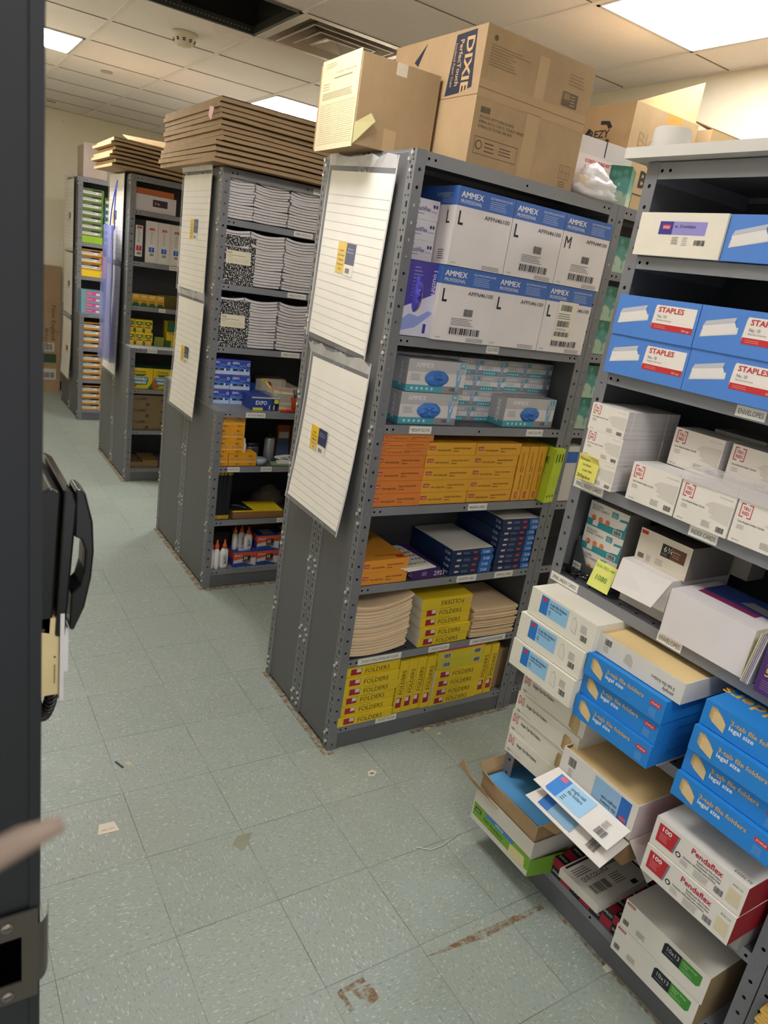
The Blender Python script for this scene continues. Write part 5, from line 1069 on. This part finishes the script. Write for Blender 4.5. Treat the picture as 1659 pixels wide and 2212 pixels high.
def d_634(b, w, d, h):
    F = b.front(0, w, 0, h); F.rect(.02, .84, .15, .95, '#B81E2A', 1); F.rect(.46, .42, .64, .80, '#201E1E', 1); F.rect(.64, .42, .92, .80, '#5E3826', 1); F.text('6¾', .50, .58, .17, '#D8D4CC', 2, .0); F.lines(.48, .46, .62, .55, 2, '#8A8680', 2); F.text('EasyClose', .67, .66, .045, '#D8C8B8', 2, .01); F.lines(.68, .50, .85, .62, 2, '#A88A74', 2); F.bars(.05, .10, .17, .25, l=2); F.lines(.22, .08, .34, .28, 5, '#8A8680', 2); F.lines(.40, .1, .6, .3, 5, '#8A8680', 2)
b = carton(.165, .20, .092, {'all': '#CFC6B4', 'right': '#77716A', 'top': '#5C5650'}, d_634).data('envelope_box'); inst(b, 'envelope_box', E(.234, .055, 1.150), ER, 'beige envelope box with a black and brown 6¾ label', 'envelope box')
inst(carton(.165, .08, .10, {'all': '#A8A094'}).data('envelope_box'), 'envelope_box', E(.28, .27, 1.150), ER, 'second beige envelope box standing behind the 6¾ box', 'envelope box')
b = carton(.165, .26, .090, '#DCD6D2'); b.slab([(0, -.002, .088), (.165, -.002, .088), (.140, -.024, .006), (.0, -.018, -.0)], .002, mat('#E2DCD8', .5))
inst(b.data('envelope_box'), 'envelope_box', E(.225, .02, 1.0595), ER, 'plain white box with a loose front flap on the envelope shelf', 'envelope box')
inst(carton(.165, .26, .039, '#C9C2BA').data('envelope_box'), 'envelope_box', E(.225, .05, 1.0195), ER, 'low white box under the loose-flapped one', 'envelope box')
b = MB(); b.box(0, .235, 0, .20, 0, .125, '#DCD6D6'); T = b.top(0, .235, 0, .2, .125); T.rect(.1, .5, 1, 1, '#2E4A9A', 1); T.rect(.12, .35, .8, .5, '#8A2A5A', 1); T.poly([(.5, .6), (.9, .55), (.95, .75), (.55, .8)], '#A8A4B0', 2)
inst(b.data('envelope_box'), 'envelope_box', E(.412, -.01, 1.0195), ER, 'large plain white box at the shelf front above ENVELOPES', 'envelope box')
b = MB()
for k, cc in enumerate(('#CFC593', '#A4B0B4', '#B88F98', '#98A4B4', '#D0CCC8')): b.slab([(k * .0042, -.012, 0), (k * .0042, .15, 0), (k * .0042 + .006, .15, .13), (k * .0042 + .012, -.012, .13)], .003, mat(cc, .6))
inst(b.data('coloured_card_sheets'), 'coloured_card_sheets', E(.652, -.01, 1.0195), ER, 'few coloured sheets standing between the white and purple boxes', 'paper')
def d_p58(b, w, d, h):
    F = b.front(0, w, 0, h); F.rect(.15, .68, .7, .84, '#B81E2A', 1); F.text('STAPLES', .2, .72, .07, '#E8D8D8', 2, .03); F.text('500', .08, .42, .12, '#D8B050', 2, .02); F.text('5 x 8', .08, .27, .12, '#D8B050', 2, .02); F.lines(.08, .06, .8, .22, 5, '#8A6A98', 2); F.rect(.0, .85, 1, 1, '#D8D4D8', 1)
inst(carton(.16, .10, .165, '#4A2A66', d_p58).data('index_card_box'), 'index_card_box', E(.69, -.03, 1.0195), ER, 'purple 5 x 8 index card box at the right photo edge', 'index cards')
# shelf .70 : three-tab boxes
def warpbox(w, d, h, m, draw, bow=.006):
    """box whose front lid sags a little"""
    b = MB(); b.box(0, w, .001, d, 0, h, m)
    if draw: draw(b, w, d, h)
    return b
def d_3t(b, w, d, h):
    F = b.front(0, w, 0, h); F.rect(.17, .28, .29, .92, '#1F74C4', 1); F.rect(.29, .28, .60, .92, '#8FBFE2', 1); F.rect(.19, .74, .26, .86, '#C8304A', 2); F.text('3-tab file folders', .31, .72, .10, '#1E2A3A', 2, .02, width=.26); F.text('reinforced tabs', .31, .62, .07, '#1E2A3A', 2, .01, width=.2); F.lines(.31, .38, .36, .55, 3, '#1E2A3A', 2)
    for a in ((.66, .34, .72, .80), ): F.poly([(.66, .36), (.665, .75), (.70, .86), (.74, .62), (.745, .28)], '#B8B4AC', 1); F.poly([(.665, .38), (.67, .73), (.70, .82), (.735, .60), (.738, .31)], '#DAD5CB', 2)
    F.bars(.82, .22, .91, .42, l=2); F.lines(.80, .48, .92, .75, 6, '#8A8680', 2)
t3 = carton(.258, .30, .0855, '#DEDACC', d_3t).data('folder_box')
for k in range(3): inst(t3, 'folder_box', E(.024 + (.012 if k == 2 else 0), -.115 + random.uniform(-.004, .004) + .006 * k, .7265 + k * .0875), (0, math.radians(0), ER + random.uniform(-.02, .02)), 'white 3-tab folder box with blue label, %s' % nth(k, 3), 'folder box', 'white 3-tab folder boxes')
inst(carton(.25, .33, .023, '#C9C4BA').data('folder_box'), 'folder_box', E(.03, -.06, .7015), ER, 'thin white box under the white 3-tab folder boxes', 'folder box')
def foldpile(n, w, d, th, col, name, loc, lbl, grp, cat='folder', step=None):
    me = carton(w, d, th * .9, m_pages(col, 'fp' + col, 900)).data(name)
    for k in range(n): inst(me, name, (loc[0] + random.uniform(-.003, .003), loc[1] + random.uniform(-.004, .004), loc[2] + k * th), ER + random.uniform(-.015, .015), lbl % nth(k, n), cat, grp)
BB = '#2080D0'
def d_leg(b, w, d, h):
    F = b.front(0, w, 0, h)
    for k in range(3): F.poly([(.07 + k * .018, .42 - k * .05), (.07 + k * .018, .84 - k * .05), (.12 + k * .018, .88 - k * .06), (.20 + k * .018, .66 - k * .08), (.20 + k * .018, .20 - k * .03)], ('#B89A6A', '#C8AA78', '#D9BE8A')[k], 1 + k)
    F.text('3-tab file folders', .27, .60, .17, '#D9A94E', 2, .03, width=.48); F.text('legal size', .27, .38, .17, '#E4E8EC', 2, .03, width=.24); F.rect(.83, .56, .96, .74, '#C8242E', 1); F.text('STAPLES', .895, .61, .08, '#F0D8D4', 2, .02, 1, 0, 'c', .10); F.lines(.84, .12, .95, .46, 6, '#7AB0DC', 2)
    R_ = b.right(0, d, 0, h, w); R_.lines(.2, .4, .8, .6, 1, '#1A66AC', 1)
    T = b.top(0, w, 0, d, h); T.text('folders', .62, .30, .12, '#D9A94E', 1, .03, rot=PI); T.text('3-tab', .62, .5, .12, '#D9A94E', 1, .03, rot=PI)
lg = carton(.255, .36, .0655, BB, d_leg).data('folder_box')
for k in range(3): inst(lg, 'folder_box', E(.288 + random.uniform(-.003, .003), -.105 + (.012 if k == 1 else 0), .7095 + k * .0665), ER + random.uniform(-.015, .015), 'blue legal size folder box under the open tray, %s' % nth(k, 3), 'folder box', 'blue legal size folder boxes, middle stack')
inst(carton(.25, .34, .008, '#C9C2B8').data('paperboard'), 'paperboard', E(.29, -.05, .7015), ER, 'pale board lying under the middle blue folder boxes', 'board')
for k in range(4): inst(lg, 'folder_box', E(.622 - .0 + (.006 if k > 1 else 0), -.105 + (.014 if k % 2 else 0), .7015 + k * .0675), ER + random.uniform(-.012, .012), 'blue legal size folder box in the right-hand stack, %s' % nth(k, 4), 'folder box', 'blue legal size folder boxes, right stack')
b = open_box(.285, .30, .058, mat('#D6D2CA', .5), CARDD, .003)
F = b.front(0, .285, 0, .058); F.bars(.12, .55, .2, .85, l=1); F.lines(.12, .2, .2, .5, 5, '#8A8680', 1); F.text('3-tab file folders', .92, .55, .16, '#3A3836', 1, .01, rot=PI, width=.25); F.text('simply', .92, .30, .16, '#3A3836', 1, .02, rot=PI, width=.12); F.poly([(.36, .3), (.37, .7), (.42, .8), (.46, .55), (.46, .2)], '#B8B4AC', 1)
inst(b.data('open_folder_tray'), 'open_folder_tray', E(.282, -.085, .9105), ER, 'open white tray of manila folders on top of the blue boxes', 'tray')
foldpile(6, .272, .285, .0088, '#E8CB92', 'manila_folder', E(.288, -.078, .9145), 'manila folder in the tray on the blue boxes, %s', 'manila folders in the upper tray')
# shelf .40
def d_st(b, w, d, h):
    F = b.front(0, w, 0, h); R = '#C43A48'
    for q in ((.03, .82, .06, .86), (.03, .48, .037, .86), (.03, .48, .06, .52), (.09, .82, .12, .86), (.113, .48, .12, .86), (.09, .48, .12, .52)): F.rect(*q, R, 1)
    F.text('TRU', .075, .69, .10, R, 2, .03, 1, 0, 'c', .06); F.text('RED', .075, .55, .10, R, 2, .03, 1, 0, 'c', .06); F.text('Single-Tab File Folders', .17, .58, .14, '#2E2C2A', 2, .02, width=.34); F.text('100', .03, .12, .10, '#4A4846', 2, .01); F.lines(.08, .14, .32, .2, 1, '#A8A49E', 2)
    for k in range(3): F.poly([(.78 + k * .03, .12), (.78 + k * .03, .62), (.80 + k * .03, .78), (.84 + k * .03, .68), (.86 + k * .03, .55), (.86 + k * .03, .02)], ('#A88C60', '#B89A6C', '#C4A878')[k], 1 + k)
st = carton(.262, .30, .0735, {'all': '#DAD5C8'}, d_st).data('folder_box')
for k in range(4): inst(st, 'folder_box', E(.036 + (0, -.006, .004, .008)[k], -.055 + random.uniform(-.004, .004), .3995 + k * .0742), ER + random.uniform(-.012, .012), 'white single-tab folder box in the far stack, %s' % nth(k, 4), 'folder box', 'white single-tab folder boxes')
def flapbox(label, loc, mo, z_h, flapdrop, parts_label):
    pass
b = open_box(.265, .32, .085, {'all': CARDD}['all'], CARDD, .004); t = inst(b.data('open_folder_tray'), 'open_folder_tray', E(.285, -.085, .3995), ER, 'lower open brown tray with white flap hanging out over the aisle', 'tray')
W2 = mat('#DAD4CC', .5)
m = MB(); m.slab([(-.025, -.092, .030), (.262, -.092, .024), (.268, 0, .075), (0, 0, .075)], .002, W2); F = Face(m, (-.01, -.0935, .0315), (1, 0, 0), (0, .89, .455), .262, .10); F.rect(.10, .1, .25, .9, '#1F6AB8', 1); F.rect(.25, .1, .58, .9, '#7FA8C8', 1); F.bars(.78, .15, .9, .5, l=1); m.build('flap', t)
m = MB(); m.slab([(.265, .0, .084), (.265, .2, .084), (.34, .18, .02), (.33, .03, -.01)], .002, W2); m.build('flap', t)
b = open_box(.268, .34, .108, W2, CARDD, .003)
F = b.front(0, .268, 0, .108); F.bars(.10, .60, .2, .85, l=1); F.lines(.12, .3, .2, .55, 5, '#8A8680', 1); F.rect(.46, .25, .80, .92, '#8FB4D4', 1); F.rect(.80, .25, .93, .92, '#1F66B8', 1); F.rect(.83, .32, .91, .42, '#D04A54', 2); F.text('single-tab', .78, .55, .08, '#1E2A3A', 2, .02, rot=PI, width=.2); F.text('file folders', .78, .42, .08, '#1E2A3A', 2, .02, rot=PI, width=.2)
t = inst(b.data('open_folder_tray'), 'open_folder_tray', E(.282, -.09, .4855), ER, 'open white tray full of manila folders, its labelled flap hanging outwards', 'tray')
m = MB(); m.slab([(-.022, -.070, -.006), (.262, -.074, -.012), (.268, -.002, .030), (.0, -.002, .034)], .002, mat('#E2DDD6', .5)); F = Face(m, (-.016, -.0745, -.0075), (1, 0, 0), (.1, .86, .52), .27, .085)
F.rect(.12, .12, .28, .88, '#2E86DC', 1); F.rect(.28, .12, .62, .88, '#9CCBEC', 1); F.rect(.15, .70, .24, .84, '#DC6A78', 2); F.text('single-tab', .32, .66, .11, '#1E2A3A', 2, .02, width=.2); F.text('file folders', .32, .50, .11, '#1E2A3A', 2, .02, width=.2); F.lines(.31, .2, .37, .42, 3, '#1E2A3A', 2); F.bars(.80, .14, .92, .40, l=2); F.lines(.80, .44, .9, .7, 5, '#8A8680', 2); m.build('flap', t)
foldpile(9, .255, .315, .0105, '#DDBE86', 'manila_folder', E(.288, -.08, .4905), 'manila folder in the tray above the flap, %s', 'manila folders in the lower tray')
# pendaflex boxes
def d_pf(b, w, d, h):
    F = b.front(0, w, 0, h); F.poly([(.05, .22), (.05, .86), (.27, .86), (.24, .22)], '#B8222E', 1); F.poly([(.27, .86), (.29, .86), (.26, .22), (.24, .22)], '#77777C', 1); F.text('100', .08, .66, .14, '#E8E0DA', 2, .04, width=.12); F.lines(.08, .32, .2, .60, 7, '#D88A88', 2); F.disc(.31, .33, .0075, '#1E1C1E', 1); F.disc(.31, .33, .0045, '#D8D4CE', 2)
    F.text('Pendaflex', .42, .70, .18, '#B81E3C', 2, .04, width=.34); F.text('Reinforced File Folders', .50, .56, .07, '#4A4644', 2, .02, width=.26); F.text('Chemises renforcées', .50, .46, .07, '#4A4644', 2, .02, width=.26); F.text('Carpetas reforzadas para archivo', .36, .36, .07, '#4A4644', 2, .02, width=.36); F.lines(.35, .12, .46, .30, 6, '#A8A49E', 2); F.lines(.5, .06, .66, .32, 8, '#A8A49E', 2, ragged=.1); F.bars(.72, .14, .81, .34, '#4A4856', 2); F.poly([(.84, .18), (.84, .66), (.93, .62), (.96, .66), (.97, .16)], '#D2C5A2', 1); F.text('R752 1/3', .86, .76, .06, '#6A6664', 2, .01)
    b.top(0, w, 0, d, h).text('ESSELTE', .80, .05, .026, '#3A3836', 1, .02); 
pf = carton(.248, .34, .081, {'all': '#DCD6CC', 'right': '#8E1420', 'left': '#A8202A'}, d_pf).data('folder_box')
for k in range(2): inst(pf, 'folder_box', E(.612, -.11 + .004 * k, .4595 + k * .083), ER + .008 * k, 'white and red reinforced folder box marked 100, %s of two' % ('lower', 'upper')[k], 'folder box', 'white and red folder boxes')
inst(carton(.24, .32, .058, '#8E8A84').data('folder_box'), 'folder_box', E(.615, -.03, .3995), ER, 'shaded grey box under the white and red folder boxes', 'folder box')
# bottom shelf
def d_sm(b, w, d, h):
    F = b.front(0, w, 0, h); F.rect(.02, .30, 1, 1, '#6FA02E', 1); F.rect(.05, .60, .16, .80, '#20241A', 2); F.text('SMEAD', .105, .65, .1, '#D8E0C8', 3, .02, 1, 0, 'c', .08); F.rect(.24, .78, .72, .97, '#3A7AC8', 2); F.text('SMEAD', .48, .83, .09, '#D8E4F0', 3, .03, 1, 0, 'c', .14); F.text('100 Folders', .20, .50, .16, '#2A3A14', 3, .0, width=.36); F.lines(.34, .34, .6, .44, 1, '#4A6A20', 2); F.poly([(.68, .18), (.68, .74), (.92, .78), (.94, .30)], '#D2C890', 3)
    R_ = b.right(0, d, 0, h, w); R_.rect(.0, .15, .5, .8, '#6FA02E', 1); R_.rect(.12, .35, .30, .6, '#20241A', 2); R_.text('SMEAD', .21, .42, .12, '#C8D8B0', 3, .02, 1, 0, 'c', .14)
b = open_box(.278, .34, .125, mat('#CFC9BE', .5), CARDD, .003); d_sm(b, .278, .34, .07)
t = inst(b.data('open_folder_tray'), 'open_folder_tray', E(-.01, -.09, .1015), ER, 'green and white open folder box overhanging the bottom shelf', 'tray')
m = MB(); m.slab([(-.005, 0, .122), (.11, 0, .122), (.09, -.02, .142), (.04, -.015, .150), (-.02, -.02, .160), (-.06, -.03, .20), (-.075, -.03, .17)], .002, CARD); m.build('torn_flap', t)
m = MB(); m.slab([(.28, .0, .0), (.28, .0, .062), (.30, .12, .068), (.305, .12, -.0)], .002, mat('#6FA02E', .5)); m.build('flap', t)
b = open_box(.265, .30, .125, CARD, CARDD, .004)
b.slab([(0, 0, .125), (.06, 0, .125), (.06, -.01, .14), (0, -.01, .15)], .003, CARD); b.slab([(0, .0, .125), (0, .28, .125), (-.02, .28, .165), (-.025, .0, .155)], .003, CARD)
b.slab([(.265, .02, .125), (.265, .2, .125), (.30, .18, .105), (.295, .05, .11)], .003, CARD)
inst(b.data('open_folder_tray'), 'open_folder_tray', E(-.003, -.083, .1555), ER, 'torn open brown box holding blue folders, set inside the green one', 'tray')
foldpile(9, .250, .28, .0125, '#5AA2D8', 'blue_folder', E(.004, -.072, .1605), 'blue file folder lying in the torn brown box, %s', 'blue file folders')
for o in [o for o in COL.objects if o.name.startswith('blue_folder')]:
    if 'topmost' not in o['label']: pass
BLUEF = mat('#4B90C4', .6)
# red patterned box
def d_sh(b, w, d, h):
    for F, nx, ny in ((b.top(0, w, 0, d, h), 7, 12), (b.front(0, w, 0, h), 7, 2)):
        F.rect(0, 0, 1, 1, '#A31C38', 1)
        for i in range(nx):
            for j in range(ny):
                if (i + j) % 2 == 0:
                    F.rect(i / nx, j / ny, (i + 1) / nx, (j + 1) / ny, '#141214', 2); F.text('SMEAD', (i + .5) / nx, (j + .34) / ny, .30 / ny, '#D2CCC8', 3, .02, 1, 0 if ny > 2 else 0, 'c', .8 / nx)
inst(carton(.275, .40, .062, '#A31C38', d_sh).data('folder_box'), 'folder_box', E(.288, .0, .1015), ER + .03, 'dark red and black chequered folder box on the bottom shelf', 'folder box')
b = MB(); b.box(0, .235, 0, .15, 0, .03, m_pages('#D6D0C4', 'pad', 500)); T = b.top(0, .235, 0, .15, .03); T.rect(0, 0, 1, 1, '#C9C4BA', 1); T.bars(.10, .20, .42, .42, l=2); T.text('QUE-COU-09-A', .10, .52, .10, '#2A2826', 2, .01, width=.5); T.rect(.5, .62, .92, .80, '#77736C', 2); T.lines(.08, .66, .44, .86, 4, '#5A5650', 2); T.lines(.5, .2, .75, .45, 5, '#5A5650', 2); T.rect(.06, .92, .95, .97, '#1A1816', 2); T.rect(.7, .04, .8, .14, '#1A1816', 2)
inst(b.data('label_pad'), 'label_pad', (1.035, -1.150, .1645), .03, 'white pad of printed shipping labels lying on the chequered red box', 'label pad')
def d_1013(b, w, d, h):
    F = b.front(0, w, 0, h); F.rect(.02, .86, .12, .95, '#B81E2A', 1); F.text('STAPLES', .07, .88, .05, '#E8D8D4', 2, .02, 1, 0, 'c', .08); F.poly([(.50, .40), (.50, .76), (.53, .84), (.70, .84), (.70, .40)], '#1C1C24', 1); F.poly([(.70, .40), (.70, .84), (.93, .84), (.93, .50), (.90, .40)], '#3F8A2E', 1); F.text('10x13', .53, .60, .15, '#C9CCD4', 2, .0, width=.15); F.lines(.53, .46, .66, .54, 1, '#77777E', 2); F.text('Heavy Duty', .72, .70, .06, '#C8E0B8', 2, .01, width=.16); F.text('Clasp', .72, .61, .06, '#C8E0B8', 2, .01); F.lines(.72, .44, .88, .56, 2, '#8AC07A', 2); F.bars(.03, .14, .10, .32, l=2); F.lines(.2, .16, .34, .36, 5, '#8A8680', 2)
bx = carton(.262, .34, .0885, {'all': '#DCD7CC', 'right': '#9A8460'}, d_1013).data('envelope_box')
for k in range(2): inst(bx, 'envelope_box', E(.562 + .004 * k, -.035, .1015 + k * .090), ER + .004, 'white 10x13 clasp envelope box with black and green label, %s of two' % ('lower', 'upper')[k], 'envelope box', 'white 10x13 envelope boxes')
# yellow envelopes on the next rack
ye = MB(); ye.box(0, .25, 0, .33, 0, .0075, mat('#E0B860', .65)); T = ye.top(0, .25, 0, .33, .0075); T.poly([(0, 0), (1, 0), (.7, .16), (.3, .16)], '#D2A850', 1); ym = ye.data('manila_envelope')
for z0, n_, u_, w_ in ((.377, 9, .96, 'upper'), (.247, 9, .945, 'lower')):
    for k in range(n_): inst(ym, 'manila_envelope', E(u_ + random.uniform(-.003, .006), -.03 + random.uniform(-.012, .006), z0 + k * .0085), ER + random.uniform(-.04, .04), 'yellow envelope in the %s pile at the lower right, %s' % (w_, nth(k, n_)), 'envelope', 'yellow envelopes, %s pile' % w_)

# ------------------------------------------------------------------ doorway post, wall phone, switch box
DF = mat('#15171B', .45, .0, .5)
mb = MB(); mb.box(-.95, -.452, -1.40, -1.22, 0, H, DF); mb.box(-.462, -.4515, -1.402, -1.21, 0, H, DF); struct(mb.build('trim_2'))
t = empty('strike_plate', (-.484, -1.403, 1.030)); tag(t, 'dull metal strike plate with square latch hole on the dark door post', 'strike plate')
SP = mat('#5A544C', .4, .7)
m = MB()
m.box(-.022, .03, -.003, 0, .03, .062, SP); m.box(-.022, .03, -.003, 0, -.062, -.035, SP); m.box(-.022, -.012, -.003, 0, -.035, .03, SP); m.box(.014, .03, -.003, 0, -.035, .03, SP)
m.box(-.012, .014, -.0005, 0, -.035, .03, HOLE)
V = []; n = 8
for i in range(n + 1):
    a = i / n * PI / 2; V += [(.03 + .014 * math.sin(a), -.003 + .03 * (1 - math.cos(a)), .042), (.03 + .014 * math.sin(a), -.003 + .03 * (1 - math.cos(a)), -.042)]
m.mesh(V, [(2 * i, 2 * i + 1, 2 * i + 3, 2 * i + 2) for i in range(n)], SP, True)
m.build('plate', t)
for z in (.048, -.050):
    m = MB(); m.tube([(.0, -.003, z), (.0, -.0045, z)], .006, mat('#8A847A', .3, .6), 12); m.box(-.004, .004, -.0047, -.0044, z - .0006, z + .0006, HOLE); m.build('screw', t)
# wall phone, seen from its side
PH = mat('#0E0E10', .28); PHL = mat('#141416', .18)
def prof(pts, y0, y1, m, mb):
    N = len(pts); mb.mesh([(x, y0, z) for x, z in pts] + [(x, y1, z) for x, z in pts], [tuple(range(N))[::-1], tuple(range(N, 2 * N))] + [(i, (i + 1) % N, N + (i + 1) % N, N + i) for i in range(N)], m)
t = empty('wall_phone', (XL, -1.08, 1.35)); tag(t, 'black corded telephone mounted on the left wall behind the door post', 'telephone')
m = MB(); prof([(.0, -.10), (.036, -.112), (.046, .098), (.034, .108), (.0, .09)], .0, .18, PH, m); prof([(.040, -.112), (.053, -.116), (.066, .085), (.062, .098), (.049, .106)], -.003, .183, PHL, m); m.build('body', t)
m = MB(); prof([(.060, -.108), (.066, -.110), (.080, -.075), (.088, -.03), (.0905, .01), (.088, .055), (.078, .096), (.071, .103), (.064, .103), (.064, .034), (.073, .030), (.079, .012), (.078, -.015), (.073, -.038), (.062, -.050)], .004, .052, PHL, m); m.build('handset', t)
m = MB(); P_ = []
for k in range(260):
    a = k * .6; q = k / 259
    P_.append((.012 + .040 * q + .007 * math.cos(a), .05 + .007 * math.sin(a), -.20 - .095 * math.sin(PI * q) ** .7 + .022 + .005 * math.sin(a)))
m.tube(P_, .0028, PH, 6); m.build('coiled_cord', t)
m = MB(); prof([(.0665, -.04), (.068, .04), (.0675, .04), (.067, -.04)], .07, .15, mat('#B8B6A8', .5), m); m.build('keypad', t)
for c in t.children:
    if c.name.split('.')[0] in ('body', 'handset'):
        bv = c.modifiers.new('round', 'BEVEL'); bv.width = .003; bv.segments = 2; bv.limit_method = 'ANGLE'; bv.angle_limit = .6
t = empty('switch_box', (XL, -1.08, 1.142)); tag(t, 'cream surface-mounted metal box with a white switch plate below the phone', 'switch box')
m = MB(); m.box(0, .046, 0, .072, 0, .124, mat('#D9C79A', .5, vary=.1))
F = m.front(0, .046, 0, .124); F.disc(.55, .86, .0022, '#4A4030', 1); F.disc(.88, .5, .0016, '#4A4030', 1); F.rect(.85, .15, .9, .4, '#9A8A64', 1); m.build('box', t)
m = MB(); m.box(.0465, .052, -.005, .077, -.008, .131, mat('#D8D6D8', .35)); m.build('cover_plate', t)
m = MB(); m.box(.052, .060, .010, .055, .03, .100, mat('#DCDADC', .3)); m.build('rocker_switch', t)
# unidentified blurred beige thing by the lens, built as a stick
b = MB(); b.tube([(-.085, 0, -.035), (-.04, 0, -.012), (-.012, 0, .0), (0, 0, .003)], [.0055, .0052, .0045, .0025], mat('#7E6C5E', .7), 14)
tag(b.build('beige_stick_shape', None, (-.509, -1.86, 1.601)), 'unidentified out-of-focus beige thing, stick-shaped, poking in at the left edge of the photo', 'stick')

# ------------------------------------------------------------------ litter on the floor
def scrap(pts, loc, col, lb, name='paper_scrap', rz=0, draw=None):
    m = MB(); m.slab([(x, y, 0) for x, y in pts], .0012, mat(col, .7))
    if draw: draw(m)
    tag(m.build(name, None, (loc[0], loc[1], .0004), rz), lb, 'litter')
scrap([(-.03, -.02), (.035, -.022), (.028, .022), (-.018, .024)], (-.084, -.141), '#DAD0BE', 'small white printed paper tag on the floor tiles at left', draw=lambda m: Face(m, (-.02, -.012, .0013), (1, 0, 0), (0, 1, 0), .045, .02).text('206-1031', .05, .1, .4, '#8A8478', 1, 0, width=.9))
scrap([(-.03, .0), (.0, .03), (.05, .028), (.03, -.0), (-.005, -.035)], (.284, -.357), '#8B8B78', 'grey-brown torn flake stuck to the floor in mid aisle', 'floor_flake')
scrap([(-.02, -.01), (.0, -.016), (.022, .0), (.012, .018), (-.012, .012)], (.863, -.221), '#D6CEC0', 'crumpled white barcode scrap before the nearest rack', draw=lambda m: Face(m, (-.01, -.008, .0013), (1, 0, 0), (0, 1, 0), .02, .014).bars(.1, .1, .9, .9, l=1))
scrap([(-.012, -.006), (.012, -.004), (.01, .008), (-.01, .006)], (1.267, -.105), '#D0C8B4', 'tiny white scrap near the kick plate of the nearest rack')
scrap([(-.02, -.004), (.01, -.008), (.022, .004), (-.006, .008)], (1.238, -.056), '#C9BC8E', 'tiny yellowish scrap against the kick plate')
scrap([(-.012, -.01), (.014, -.012), (.012, .012), (-.01, .008)], (1.072, -1.208), '#CFC8B8', 'white paper scrap at the foot of the right-hand rack')
scrap([(-.012, .02), (-.004, .022), (.014, -.02), (.006, -.024)], (.02, .152), '#3A3A36', 'thin dark scrap on the tiles before the second row')
scrap([(-.014, .01), (.006, .014), (.016, -.008), (0, -.012)], (.05, .147), '#C0B49A', 'small pale curl beside the thin dark scrap')
m = MB(); m.tube([(-.09, .02, .002), (-.05, -.012, .004), (0, -.01, .003), (.08, .01, .003)], .0018, mat('#C9CBC8', .4), 6); tag(m.build('white_string', None, (.90, -.62, .0)), 'thin white strand on the floor by the green folder box', 'string')
